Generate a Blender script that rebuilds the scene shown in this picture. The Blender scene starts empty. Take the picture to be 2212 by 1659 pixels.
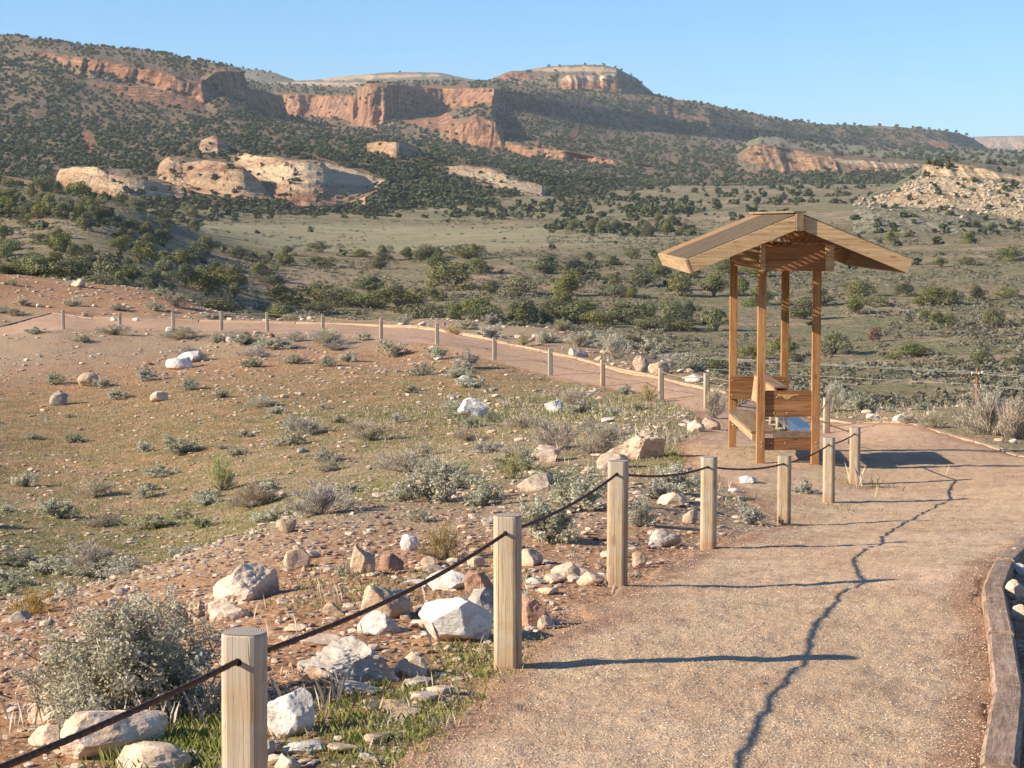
import bpy, math, random
import numpy as np
from math import radians, sin, cos, pi, atan, tan, sqrt

# ------------------------------------------------------------------ camera, sky, sun, exposure
scene = bpy.context.scene
COL = scene.collection
F = 4200.0; CX = 1106.0; CY = 829.5; HOR = 475.0
PITCH = atan((CY - HOR) / F)
cam_data = bpy.data.cameras.new("camera")
cam_data.sensor_width = 36.0
cam_data.lens = 36.0 * F / 2212.0
cam_data.clip_start = 0.1
cam_data.clip_end = 30000.0
cam = bpy.data.objects.new("camera", cam_data)
COL.objects.link(cam)
cam.location = (0, 0, 0)
cam.rotation_euler = (pi / 2 - PITCH, 0, 0)
scene.camera = cam

SUN_EL = radians(24.3)
SUN_BACK = radians(14.0)       # how far behind the viewer's left the sun stands
sun_dir = np.array([cos(SUN_EL) * cos(SUN_BACK), cos(SUN_EL) * sin(SUN_BACK), -sin(SUN_EL)])  # travel direction

world = bpy.data.worlds.new("World")
scene.world = world
world.use_nodes = True
wn = world.node_tree.nodes
wl = world.node_tree.links
for n in list(wn): wn.remove(n)
sky = wn.new("ShaderNodeTexSky")
sky.sky_type = 'NISHITA'
sky.sun_disc = False
sky.sun_elevation = SUN_EL
# sun towards (-x, -y): rotation measured clockwise from +Y
sky.sun_rotation = math.atan2(-sun_dir[0], -sun_dir[1])
sky.altitude = 1400
sky.air_density = 1.0
sky.dust_density = 0.3
sky.ozone_density = 2.5
bg = wn.new("ShaderNodeBackground")
bg.inputs['Strength'].default_value = 0.078
wo = wn.new("ShaderNodeOutputWorld")
tint = wn.new("ShaderNodeMix"); tint.data_type = 'RGBA'; tint.blend_type = 'MULTIPLY'; tint.inputs[0].default_value = 1.0
tint.inputs[7].default_value = (0.70, 0.98, 1.24, 1)
wl.new(sky.outputs[0], tint.inputs[6]); wl.new(tint.outputs[2], bg.inputs[0]); wl.new(bg.outputs[0], wo.inputs[0])

sd = bpy.data.lights.new("sun", 'SUN')
sd.energy = 5.0
sd.angle = radians(0.53)
sd.color = (1.0, 0.885, 0.70)
so = bpy.data.objects.new("sun", sd)
COL.objects.link(so)
from mathutils import Vector
so.rotation_euler = Vector(tuple(sun_dir)).to_track_quat('-Z', 'Y').to_euler()

scene.view_settings.view_transform = 'Standard'
scene.view_settings.look = 'None'
scene.view_settings.exposure = 0.90
scene.view_settings.gamma = 1.0
scene.cycles.volume_step_rate = 1.0
scene.cycles.max_bounces = 6
scene.cycles.volume_bounces = 0

AUTO = []
rng = np.random.default_rng(7)
random.seed(7)

# ------------------------------------------------------------------ helpers
def P(px, py, D):
    """point of the world seen at (px, py) of the 2212-wide picture at forward distance D"""
    v = (CY - py) / F
    yd = cos(PITCH) + v * sin(PITCH)
    zd = -sin(PITCH) + v * cos(PITCH)
    return np.array([(px - CX) / F * D / yd, D, zd * D / yd])

def to_px(x, y, z):
    f = y * cos(PITCH) - z * sin(PITCH)
    u = y * sin(PITCH) + z * cos(PITCH)
    return CX + F * x / f, CY - F * u / f

def hash01(ix, iy, iz, seed):
    h = (ix.astype(np.int64) * 374761393 + iy.astype(np.int64) * 668265263 + iz.astype(np.int64) * 2147483647 + seed * 974634777) & 0xffffffff
    h = ((h ^ (h >> 13)) * 1274126177) & 0xffffffff
    h = ((h ^ (h >> 16)) * 2246822519) & 0xffffffff
    h = h ^ (h >> 15)
    return (h & 0xffffff) / float(0xffffff)

def vnoise(x, y, z=None, seed=0):
    x = np.asarray(x, float); y = np.asarray(y, float)
    z = np.zeros_like(x) if z is None else np.asarray(z, float)
    ix, iy, iz = np.floor(x), np.floor(y), np.floor(z)
    fx, fy, fz = x - ix, y - iy, z - iz
    fx = fx * fx * (3 - 2 * fx); fy = fy * fy * (3 - 2 * fy); fz = fz * fz * (3 - 2 * fz)
    r = 0
    for a in (0, 1):
        for b in (0, 1):
            for c in (0, 1):
                w = (fx if a else 1 - fx) * (fy if b else 1 - fy) * (fz if c else 1 - fz)
                r = r + w * hash01(ix + a, iy + b, iz + c, seed)
    return r * 2 - 1

def fbm(x, y, z=None, octv=4, seed=0, gain=0.5):
    s = 0; a = 1.0; t = 0
    x = np.asarray(x, float); y = np.asarray(y, float)
    for i in range(octv):
        s = s + a * vnoise(x, y, z, seed + i * 17); t += a
        x = x * 2.03 + 7.1; y = y * 2.03 + 3.7
        if z is not None: z = np.asarray(z, float) * 2.03 + 1.9
        a *= gain
    return s / t

def sstep(a, b, x):
    t = np.clip((np.asarray(x, float) - a) / (b - a), 0, 1)
    return t * t * (3 - 2 * t)

def mesh_np(name, verts, faces, mat=None, smooth=False, attrs=None, link=True, parent=None):
    """verts (n,3); faces (m,k) int array or list of such arrays; one mesh object"""
    me = bpy.data.meshes.new(name)
    verts = np.asarray(verts, np.float32)
    fl = faces if isinstance(faces, list) else [faces]
    fl = [np.asarray(f, np.int32) for f in fl if len(f)]
    loops = np.concatenate([f.ravel() for f in fl])
    tot = np.concatenate([np.full(len(f), f.shape[1], np.int32) for f in fl])
    start = np.concatenate([[0], np.cumsum(tot)[:-1]]).astype(np.int32)
    me.vertices.add(len(verts)); me.vertices.foreach_set("co", verts.ravel())
    me.loops.add(len(loops)); me.loops.foreach_set("vertex_index", loops)
    me.polygons.add(len(tot))
    me.polygons.foreach_set("loop_start", start)
    me.polygons.foreach_set("loop_total", tot)
    me.polygons.foreach_set("use_smooth", np.full(len(tot), smooth, bool))
    me.update(calc_edges=True)
    if attrs:
        for k, v in attrs.items():
            v = np.asarray(v, np.float32)
            at = me.attributes.new(k, 'FLOAT', 'POINT'); at.data.foreach_set("value", v)
    if mat is not None: me.materials.append(mat)
    ob = bpy.data.objects.new(name, me)
    if link: COL.objects.link(ob)
    if parent is not None: ob.parent = parent
    return ob

def tag(o, label=None, cat=None, group=None, kind=None):
    if label: o["label"] = label
    if cat: o["category"] = cat
    if group: o["group"] = group
    if kind: o["kind"] = kind
    return o

def empty(name, loc, rz=0.0):
    o = bpy.data.objects.new(name, None)
    o.empty_display_size = 0.2
    o.location = loc; o.rotation_euler = (0, 0, rz)
    COL.objects.link(o)
    return o

def box_vf(x0, x1, y0, y1, z0, z1):
    v = np.array([[x0, y0, z0], [x1, y0, z0], [x1, y1, z0], [x0, y1, z0], [x0, y0, z1], [x1, y0, z1], [x1, y1, z1], [x0, y1, z1]], float)
    f = np.array([[0, 3, 2, 1], [4, 5, 6, 7], [0, 1, 5, 4], [1, 2, 6, 5], [2, 3, 7, 6], [3, 0, 4, 7]])
    return v, f

def prism_vf(pts, y0, y1):
    """polygon in (x, z), extruded along y; CCW seen from -y"""
    n = len(pts)
    v = [[p[0], y0, p[1]] for p in pts] + [[p[0], y1, p[1]] for p in pts]
    return v, n

def bevel(ob, w=0.004, seg=2):
    m = ob.modifiers.new("bevel", 'BEVEL'); m.width = w; m.segments = seg; m.limit_method = 'ANGLE'
    return ob

def tube_vf(pts, rad, n=6, closed_ends=True):
    pts = np.asarray(pts, float); m = len(pts)
    rad = np.broadcast_to(np.asarray(rad, float), (m,))
    tang = np.gradient(pts, axis=0); tang /= np.linalg.norm(tang, axis=1)[:, None] + 1e-12
    up = np.where(np.abs(tang[:, 2:3]) > 0.9, [[1.0, 0, 0]], [[0, 0, 1.0]])
    s = np.cross(tang, up); s /= np.linalg.norm(s, axis=1)[:, None] + 1e-12
    u = np.cross(s, tang)
    a = np.arange(n) / n * 2 * pi
    v = pts[:, None, :] + rad[:, None, None] * (np.cos(a)[None, :, None] * s[:, None, :] + np.sin(a)[None, :, None] * u[:, None, :])
    v = v.reshape(-1, 3)
    i = np.arange(m - 1)[:, None] * n; j = np.arange(n)[None, :]; j2 = (j + 1) % n
    f = np.stack([i + j, i + j2, i + n + j2, i + n + j], -1).reshape(-1, 4)
    return v, f

def join(parts):
    """list of (v, f) -> v, [f per vertex count]"""
    vs = []; fs = {}; o = 0
    for v, f in parts:
        v = np.asarray(v, float)
        for ff in (f if isinstance(f, list) else [f]):
            ff = np.asarray(ff)
            fs.setdefault(ff.shape[1], []).append(ff + o)
        vs.append(v); o += len(v)
    return np.concatenate(vs), [np.concatenate(x) for x in fs.values()]

# ------------------------------------------------------------------ material helpers
class NT:
    def __init__(s, name):
        s.m = bpy.data.materials.new(name); s.m.use_nodes = True
        s.t = s.m.node_tree; s.t.nodes.clear()
        s.out = s.t.nodes.new("ShaderNodeOutputMaterial")
        s.b = s.t.nodes.new("ShaderNodeBsdfPrincipled")
        s.t.links.new(s.b.outputs[0], s.out.inputs[0])
        s.b.inputs['Roughness'].default_value = 0.9
        s.b.inputs['Specular IOR Level'].default_value = 0.2
        s.tc = s.t.nodes.new("ShaderNodeTexCoord")
    def n(s, typ, ins=None, **kw):
        nd = s.t.nodes.new("ShaderNode" + typ)
        for k, v in kw.items(): setattr(nd, k, v)
        if ins:
            for k, v in ins.items(): s.set(nd, k, v)
        return nd
    def set(s, nd, k, v):
        inp = nd.inputs[k]
        if isinstance(v, bpy.types.NodeSocket): s.t.links.new(v, inp)
        elif isinstance(v, bpy.types.Node): s.t.links.new(v.outputs[0], inp)
        else: inp.default_value = v
    def geo(s): return s.n("NewGeometry").outputs['Position']
    def obj(s): return s.tc.outputs['Object']
    def mapv(s, vec, scale=(1, 1, 1), rot=(0, 0, 0), loc=(0, 0, 0)):
        return s.n("Mapping", {'Vector': vec, 'Scale': scale, 'Rotation': rot, 'Location': loc}).outputs[0]
    def noise(s, vec, scale, detail=4, rough=0.55, dist=0.0):
        return s.n("TexNoise", {'Vector': vec, 'Scale': scale, 'Detail': detail, 'Roughness': rough, 'Distortion': dist}).outputs['Fac']
    def vor(s, vec, scale, out='Distance', **kw):
        return s.n("TexVoronoi", {'Vector': vec, 'Scale': scale}, **kw).outputs[out]
    def ramp(s, fac, stops, interp='LINEAR'):
        nd = s.n("ValToRGB", {'Fac': fac}); cr = nd.color_ramp; cr.interpolation = interp
        while len(cr.elements) < len(stops): cr.elements.new(0.5)
        for e, (p, c) in zip(cr.elements, stops):
            e.position = p
            e.color = (c, c, c, 1) if not hasattr(c, '__len__') else (*c, 1)
        return nd.outputs[0]
    def mix(s, fac, a, b, blend='MIX'):
        nd = s.n("Mix", data_type='RGBA', blend_type=blend)
        s.set(nd, 0, fac)
        for k, v in ((6, a), (7, b)):
            if hasattr(v, '__len__') and not isinstance(v, bpy.types.NodeSocket): v = (*v, 1) if len(v) == 3 else v
            s.set(nd, k, v)
        return nd.outputs[2]
    def math(s, op, a, b=0.0):
        nd = s.n("Math", operation=op); s.set(nd, 0, a); s.set(nd, 1, b); return nd.outputs[0]
    def attr(s, name):
        return s.n("Attribute", attribute_name=name).outputs['Fac']
    def rnd(s): return s.n("ObjectInfo").outputs['Random']
    def col(s, c): s.set(s.b, 'Base Color', (*c, 1) if hasattr(c, '__len__') and not isinstance(c, bpy.types.NodeSocket) else c)
    def bump(s, h, strength=0.5, dist=0.02, normal=None):
        nd = s.n("Bump", {'Height': h, 'Strength': strength, 'Distance': dist})
        if normal is not None: s.set(nd, 'Normal', normal)
        s.t.links.new(nd.outputs[0], s.b.inputs['Normal']); return nd.outputs[0]
# ------------------------------------------------------------------ terrain height
CP = []   # control points x, y, z
def cp(px, py, D): CP.append(P(px, py, D))
for q in [(0, 1.2, -1.76), (-1.5, 1.2, -1.78), (1.5, 1.2, -1.76), (-2, 3, -1.93), (2, 3, -1.93), (0, 4, -2.0), (-3.5, 4.5, -2.2), (3.5, 4.5, -2.05), (-3, 0.2, -1.8), (3, 0.2, -1.8)]: CP.append(np.array(q, float))
# posts of the near fence: px centre, width px, top y, base y, distance
NEAR_POSTS = [(522, 100, 1366, 1922, 6.3), (1097, 62, 1113, 1447, 10.2), (1334, 46, 996, 1271, 13.7), (1531.5, 36, 987, 1186, 17.5),
              (1695, 30, 984, 1136, 21.0), (1792, 26, 945, 1089, 24.2), (1848, 23.5, 923, 1047, 26.8)]
for p in NEAR_POSTS: cp(p[0], p[3], p[4])
FAR_POSTS = [(1786, 859, 939, 42.0), (1707, 832, 917, 43.5), (1527, 806, 885, 45.5), (1428, 795, 866, 50), (1302, 777, 836, 57), (1189, 753, 812, 63), (1068, 728, 779, 69),
             (944, 700, 746, 76), (823, 686, 733, 82), (697, 679, 719, 87), (577, 674, 717, 89), (478, 672, 714, 90), (374, 676, 713, 92), (259, 676, 713, 93), (136, 670, 711, 92)]
for p in FAR_POSTS: cp(p[0], p[2], p[3])
for q in [(2180, 1659, 8.1), (1500, 1659, 8.0), (1000, 1659, 8.0), (2140, 1240, 14.3), (1900, 1266, 13.9), (2100, 1083, 24.4), (2212, 1170, 17.6), (2350, 1020, 28), (2500, 1300, 14), (2600, 1659, 8.4),
          (2212, 985, 33), (2110, 1000, 30.5), (1958, 914, 41), (2150, 902, 45), (2120, 882, 51), (2400, 930, 44), (1647, 1004, 28.8), (1766, 1007, 28.8), (1585, 968, 32.2), (1695, 971, 32.2),
          (1560, 852, 51), (1400, 817, 60), (1250, 777, 71), (1100, 747, 80), (1000, 724, 87), (820, 707, 95), (640, 701, 98), (430, 698, 99), (200, 692, 100), (0, 702, 98), (-300, 722, 90),
          (1850, 896, 47), (1850, 880, 52), (1700, 862, 56), (1500, 803, 63), (1200, 714, 93), (950, 692, 107), (700, 692, 110), (550, 690, 112), (400, 651, 126), (200, 626, 140), (0, 621, 146), (-300, 616, 146),
          # swale and far hillside
          (100, 1250, 25), (100, 1000, 45), (100, 850, 66), (100, 762, 80), (400, 1000, 42), (400, 850, 62), (400, 760, 80), (700, 1000, 38), (700, 850, 58), (700, 770, 74), (900, 785, 69), (900, 900, 48), (900, 1000, 36),
          (1300, 950, 36), (1100, 905, 46), (1250, 870, 51), (400, 1200, 26.5), (1150, 1000, 31), (1000, 1080, 24), (-300, 1200, 25), (-300, 950, 48),
          # near shoulder
          (250, 1292, 16.2), (0, 1372, 13.8), (450, 1190, 19.2), (650, 1112, 22.5), (850, 1066, 25.5), (0, 1470, 11.5), (300, 1500, 10.1), (300, 1659, 8.2), (700, 1300, 13.2), (900, 1200, 16.5), (1200, 1150, 18.2),
          (-400, 1420, 13), (-400, 1650, 8.6), (1400, 1080, 21.5), (1350, 1010, 29)]: cp(*q)
# the drop behind the knoll and the valley floor
for px in (-500, 0, 430): cp(px, 475 + 14.5 * F / 195, 195)
for px in (600, 1000, 1500): cp(px, 475 + 13.5 * F / 150, 150); cp(px, 475 + 18 * F / 190, 190)
for px in (2000, 2500): cp(px, 475 + 12.5 * F / 90, 90); cp(px, 475 + 18.5 * F / 140, 140)
VAL = [(230, -20.3), (330, -20.8), (400, -19.3), (470, -15.8), (560, -11.2), (680, -7.2), (850, -1.2), (1050, 8.0), (1350, 22.0), (2000, 40.0)]
for px in (650, 1000, 1400, 1800, 2250, 2700):
    for D, z in VAL: CP.append(np.array([(px - CX) / F * D, D, z + (0 if px < 2200 else 1.5)]))
for D, z in [(850, 1.0), (1050, 9.0), (1350, 22.0), (2000, 40.0)]:
    for px in (-600, 0, 350): CP.append(np.array([(px - CX) / F * D, D, z]))
for q in [(0, 602, 335), (200, 594, 345), (400, 640, 350), (-400, 600, 335), (0, 500, 450), (200, 500, 440), (350, 522, 500), (-400, 490, 450), (0, 405, 620), (140, 422, 600), (290, 452, 560), (-400, 390, 640),
          (470, 528, 560), (150, 470, 750), (300, 478, 700), (0, 450, 770), (520, 502, 690), (100, 642, 290), (320, 655, 300), (520, 690, 320)]: cp(*q)
CP = np.array(CP)
KA = 4.0
def polar(x, y):
    r = np.maximum(np.hypot(x, y), 1.0); az = np.arctan2(x, y)
    az = np.clip(az, -0.42, 0.42)
    return az, r
def feat(x, y):
    az, r = polar(x, y)
    return np.stack([az * KA * (0.35 + 0.65 * sstep(5, 30, r)), np.log(np.minimum(r, 2600.0))], -1)
_fp = feat(CP[:, 0], CP[:, 1])
_n = len(CP)
def _phi(d2): return 0.5 * d2 * np.log(d2 + 1e-12)
_d2 = ((_fp[:, None] - _fp[None]) ** 2).sum(-1)
_A = np.zeros((_n + 3, _n + 3))
_A[:_n, :_n] = _phi(_d2) + np.eye(_n) * 2e-4
_A[:_n, _n] = 1; _A[:_n, _n + 1:] = _fp; _A[_n, :_n] = 1; _A[_n + 1:, :_n] = _fp.T
_w = np.linalg.solve(_A, np.concatenate([CP[:, 2], [0, 0, 0]]))

# path polygon (x, y)
def xy(px, D): return ((px - CX) / F * D, D)
inner = [(-2.4, 1.0)] + [xy(p[0] - 8, p[4]) for p in NEAR_POSTS[:5]] + [xy(1560, 25.5), xy(1470, 28.5), xy(1450, 33), xy(1520, 38), xy(1490, 44.5)] + \
        [xy(p[0] - 6, p[3] - 0.6) for p in FAR_POSTS[3:]] + [xy(-100, 89), xy(-500, 84)]
OUTER = [xy(-500, 86), xy(-150, 93), xy(0, 97), xy(110, 103), xy(200, 101), xy(430, 99.5), xy(640, 98), xy(820, 95), xy(1000, 87), xy(1100, 80), xy(1250, 71), xy(1400, 60), xy(1560, 51.5), xy(1700, 47.5), xy(1850, 44.5), xy(1958, 41),
         xy(2045, 37.5), xy(2117, 35), xy(2212, 32.6), xy(2330, 31)]
RIGHT = [(6.5, 20.5), (4.85, 17.5), xy(2186, 14.9), xy(2156, 12.9), xy(2176, 11.2), xy(2196, 9.6), xy(2180, 7.9), (1.85, 5.6), (1.75, 1.0)]
PATH = np.array(inner + OUTER[1:] + [(14, 36), (15, 22)] + RIGHT)
def poly_sd(x, y, poly):
    """signed distance, positive inside"""
    x = np.asarray(x, float); y = np.asarray(y, float)
    d = np.full(x.shape, 1e9); inside = np.zeros(x.shape, bool)
    n = len(poly)
    for i in range(n):
        ax, ay = poly[i]; bx, by = poly[(i + 1) % n]
        ex, ey = bx - ax, by - ay
        t = np.clip(((x - ax) * ex + (y - ay) * ey) / (ex * ex + ey * ey + 1e-12), 0, 1)
        d = np.minimum(d, (x - ax - t * ex) ** 2 + (y - ay - t * ey) ** 2)
        c = ((ay > y) != (by > y)) & (x < (bx - ax) * (y - ay) / ((by - ay) if by != ay else 1e-12) + ax)
        inside ^= c
    d = np.sqrt(d)
    return np.where(inside, d, -d)

def ground_base(x, y):
    x = np.asarray(x, float); y = np.asarray(y, float)
    sh = x.shape; f = feat(x.ravel(), y.ravel()); out = np.empty(len(f))
    for i in range(0, len(f), 20000):
        g = f[i:i + 20000]
        d2 = ((g[:, None] - _fp[None]) ** 2).sum(-1)
        out[i:i + 20000] = _phi(d2) @ _w[:_n] + _w[_n] + g @ _w[_n + 1:]
    return out.reshape(sh)

def ground_z(x, y, pm=None):
    x = np.asarray(x, float); y = np.asarray(y, float)
    r = np.hypot(x, y)
    if pm is None: pm = sstep(-0.15, 0.25, poly_sd(x, y, PATH))
    z = ground_base(x, y)
    rough = 1 - 0.85 * pm
    z = z + 0.035 * fbm(x * 0.9, y * 0.9, octv=4, seed=3) * (0.35 + 0.65 * rough)
    z = z + 0.016 * fbm(x * 5, y * 5, octv=4, seed=11, gain=.6) * np.clip(40 / (r + 1), 0, 1)
    z = z + 0.16 * fbm(x * 0.22, y * 0.22, octv=3, seed=5) * rough * sstep(14, 40, r)
    z = z + 1.5 * fbm(x * 0.018, y * 0.018, octv=4, seed=9) * sstep(170, 330, r)
    z = z + 4.0 * fbm(x * 0.006, y * 0.006, octv=4, seed=19) * sstep(600, 1000, r)
    return z

def ground_hit(px, py, dmin=5.0, dmax=1400.0):
    """distance at which the line through picture point (px, py) meets the ground"""
    D = np.exp(np.linspace(np.log(dmin), np.log(dmax), 260))
    v = (CY - py) / F; yd = cos(PITCH) + v * sin(PITCH); zd = -sin(PITCH) + v * cos(PITCH)
    x = (px - CX) / F * D / yd; z = zd / yd * D
    g = ground_z(x, D)
    below = np.nonzero(z < g)[0]
    if len(below) == 0: return None
    i = max(below[0], 1)
    a, b = z[i - 1] - g[i - 1], z[i] - g[i]
    t = a / (a - b + 1e-9); d = D[i - 1] + (D[i] - D[i - 1]) * np.clip(t, 0, 1)
    xx = (px - CX) / F * d / yd
    return np.array([xx, d, float(ground_z(np.array([xx]), np.array([d]))[0])])

# ------------------------------------------------------------------ ground materials
def mat_ground():
    s = NT("soil_and_grass"); g = s.geo()
    valley = s.attr("valley"); green = s.attr("green"); red = s.attr("red")
    n1 = s.noise(g, 0.5, 6, 0.6); n2 = s.noise(g, 3.0, 6, 0.65); n3 = s.noise(g, 22.0, 5, 0.7)
    soil = s.ramp(n2, [(0.3, (0.27, 0.135, 0.07)), (0.5, (0.38, 0.21, 0.115)), (0.75, (0.48, 0.31, 0.19))])
    tan_ = s.ramp(n3, [(0.3, (0.20, 0.14, 0.085)), (0.5, (0.36, 0.255, 0.165)), (0.72, (0.54, 0.42, 0.30))])
    c = s.mix(s.ramp(s.math('ADD', s.math('MULTIPLY', n1, 0.8), s.math('MULTIPLY', red, -0.5)), [(0.12, 0.0), (0.42, 1.0)]), soil, tan_)
    gr = s.ramp(n3, [(0.3, (0.09, 0.095, 0.03)), (0.7, (0.23, 0.21, 0.085))])
    gm = s.math('MULTIPLY', green, s.ramp(s.noise(g, 1.6, 7, 0.75), [(0.40, 0.0), (0.60, 1.0)]))
    c = s.mix(gm, c, gr)
    # pebble speckle
    vs = s.vor(g, 16.0, 'Color'); vd = s.vor(g, 16.0, 'Distance')
    spk = s.math('MULTIPLY', s.ramp(s.n("SeparateColor", {'Color': vs}).outputs[0], [(0.80, 0.0), (0.83, 1.0)]), s.ramp(vd, [(0.25, 1.0), (0.42, 0.0)]))
    c = s.mix(s.math('MULTIPLY', spk, 0.8), c, (0.58, 0.46, 0.36))
    # valley floor
    v1 = s.noise(g, 0.012, 6, 0.6); v2 = s.noise(g, 0.09, 7, 0.7); v3 = s.noise(g, 0.7, 5, 0.75)
    gv = s.ramp(v3, [(0.30, (0.11, 0.105, 0.05)), (0.5, (0.235, 0.215, 0.115)), (0.68, (0.39, 0.34, 0.21))])
    dv = s.ramp(v2, [(0.3, (0.27, 0.18, 0.115)), (0.7, (0.42, 0.32, 0.22))])
    cv = s.mix(s.ramp(v2, [(0.50, 0.0), (0.62, 0.85)]), gv, dv)
    cv = s.mix(s.math('MULTIPLY', s.ramp(v1, [(0.55, 0.0), (0.72, 1.0)]), 0.5), cv, (0.25, 0.17, 0.10))
    cv = s.mix(s.attr("field"), cv, s.ramp(s.noise(s.mapv(g, (0.02, 0.12, 0.1)), 1.0, 6, 0.7), [(0.3, (0.27, 0.25, 0.14)), (0.7, (0.43, 0.39, 0.24))]))
    cv = s.mix(s.attr("bare"), cv, s.ramp(v3, [(0.3, (0.36, 0.23, 0.14)), (0.7, (0.52, 0.40, 0.28))]))
    wash = s.math('ABSOLUTE', s.math('SUBTRACT', s.noise(s.mapv(g, (0.006, 0.016, 0.01)), 1.0, 5, 0.55, 0.6), 0.5))
    cv = s.mix(s.math('MULTIPLY', s.ramp(wash, [(0.004, 1.0), (0.016, 0.0)]), 0.75), cv, (0.46, 0.33, 0.22))
    cv = s.mix(s.math('MULTIPLY', s.ramp(s.noise(s.mapv(g, (0.05, 0.12, 0.1), (0, 0, 0), (7, 3, 1)), 1.0, 5, 0.6), [(0.56, 0.0), (0.64, 1.0)]), 0.6), cv, (0.34, 0.215, 0.13))
    c = s.mix(valley, c, cv)
    s.col(c)
    h = s.math('ADD', s.math('MULTIPLY', n3, 0.6), s.math('MULTIPLY', s.math('SUBTRACT', 1.0, vd), 0.5))
    b1 = s.bump(h, 0.9, 0.03)
    s.bump(s.math('MULTIPLY', s.math('ADD', v3, v2), valley), 0.9, 1.6, b1)
    s.b.inputs['Roughness'].default_value = 1.0; s.b.inputs['Specular IOR Level'].default_value = 0.05
    return s.m

def mat_path():
    s = NT("crushed_gravel"); g = s.geo()
    vd = s.vor(g, 115.0, 'Distance'); vc = s.n("SeparateColor", {'Color': s.vor(g, 115.0, 'Color')}).outputs[0]
    n = s.noise(g, 1.3, 5, 0.6); nf = s.noise(g, 60, 4, 0.7)
    base = s.ramp(vc, [(0.0, (0.37, 0.235, 0.13)), (0.45, (0.54, 0.37, 0.22)), (0.8, (0.66, 0.485, 0.315)), (1.0, (0.82, 0.68, 0.50))])
    fine = s.ramp(nf, [(0.3, (0.44, 0.28, 0.165)), (0.7, (0.59, 0.41, 0.255))])
    c = s.mix(s.ramp(n, [(0.38, 0.15), (0.62, 0.9)]), fine, base)
    # damp compacted earth patches and pinkish dust
    c = s.mix(s.math('MULTIPLY', s.ramp(s.noise(s.mapv(g, (1, 0.6, 1)), 0.8, 4, 0.5), [(0.5, 0.0), (0.68, 1.0)]), 0.55), c, (0.36, 0.205, 0.125))
    c = s.mix(s.math('MULTIPLY', s.ramp(s.noise(g, 0.45, 4, 0.5), [(0.5, 0.0), (0.7, 1.0)]), 0.45), c, (0.60, 0.43, 0.32))
    c = s.mix(s.math('MULTIPLY', s.attr("far"), 0.6), c, s.mix(nf, (0.42, 0.245, 0.165), (0.54, 0.34, 0.235)))
    c = s.mix(s.math('MULTIPLY', s.ramp(s.noise(g, 2.6, 6, 0.7), [(0.50, 0.0), (0.60, 1.0)]), 0.45), c, (0.31, 0.18, 0.105))
    eg = s.ramp(s.math('ADD', s.attr("edge"), s.math('SUBTRACT', s.noise(g, 3.5, 5, 0.7), 0.5)), [(0.35, 0.0), (0.75, 1.0)])
    c = s.mix(s.math('MULTIPLY', eg, 0.9), c, s.ramp(nf, [(0.3, (0.27, 0.14, 0.08)), (0.7, (0.45, 0.28, 0.175))]))
    s.col(c)
    s.bump(s.math('ADD', s.math('ADD', s.math('SUBTRACT', 1.0, vd), s.math('MULTIPLY', nf, 0.7)), s.math('MULTIPLY', s.noise(g, 6, 6, 0.65), 9.0)), 0.6, 0.006)
    s.b.inputs['Roughness'].default_value = 1.0; s.b.inputs['Specular IOR Level'].default_value = 0.08
    return s.m

# ------------------------------------------------------------------ ground mesh: one sheet, full circle
az_f = np.linspace(-0.30, 0.30, 620)
az_side = np.linspace(0.30, pi, 60)[1:]
az_all = np.concatenate([-az_side[::-1], az_f, az_side])[1:]
rr = np.concatenate([[0.0, 0.6, 1.5, 2.5], np.exp(np.linspace(np.log(3.4), np.log(170), 560)), np.exp(np.linspace(np.log(171), np.log(1700), 240))[1:], [2000, 2600, 4000, 7000, 12000, 20000]])
AZ, RR = np.meshgrid(az_all, rr)
GX = RR * np.sin(AZ); GY = RR * np.cos(AZ)
SD = poly_sd(GX, GY, PATH) + 0.16 * fbm(GX * 1.6, GY * 1.6, octv=5, seed=31)
PM = sstep(-0.1, 0.2, SD)
GZ = ground_z(GX, GY, PM)
GZ = np.where(RR > 2600, 40.0, GZ)
nr, na = AZ.shape
def grid_faces(nr, na, wrap=False):
    i = np.arange(nr - 1)[:, None] * na
    if wrap: j = np.arange(na)[None]; j2 = (j + 1) % na
    else: j = np.arange(na - 1)[None]; j2 = j + 1
    return np.stack([i + j, i + j2, i + na + j2, i + na + j], -1).reshape(-1, 4)
gf = grid_faces(nr, na, True)
PXG, PYG = to_px(GX, np.maximum(GY, 0.5), GZ)
def blob(px, py, cx, cy, sx, sy): return np.exp(-(((px - cx) / sx) ** 2 + ((py - cy) / sy) ** 2))
greenm = np.clip(0.72 * sstep(20, 30, RR) * (1 - sstep(60, 78, RR)) + 1.2 * blob(GX, GY, -7.5, 28, 3.2, 6) + 1.0 * blob(GX, GY, -3.8, 26.5, 2.6, 4.5) + 1.2 * blob(GX, GY, -0.75, 8.6, .5, 1.3) + 1.0 * blob(GX, GY, -1.6, 8.6, .5, 1.0)
                 + 0.8 * blob(GX, GY, 3.4, 30, 1.0, 2.0) + 0.8 * blob(GX, GY, 3.9, 23.5, 0.8, 1.5) + 0.6 * blob(GX, GY, 4.9, 26.5, .5, .8) + 0.5 * blob(GX, GY, -0.1, 10.6, .4, .8) + 0.35 * blob(GX, GY, 0, 50, 10, 8), 0, 1)
redm = np.clip(1.0 * blob(GX, GY, -6, 66, 9, 9) + 0.9 * blob(GX, GY, -22, 122, 20, 18) + 1.0 * (1 - sstep(13, 21, RR)) + 0.6 * blob(GX, GY, -14, 60, 12, 12) + 0.5 * blob(GX, GY, -9, 45, 6, 12), 0, 1)
field = sstep(0.25, 0.6, blob(GX, GY, -40, 720, 110, 130)) * sstep(560, 620, RR)
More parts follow.
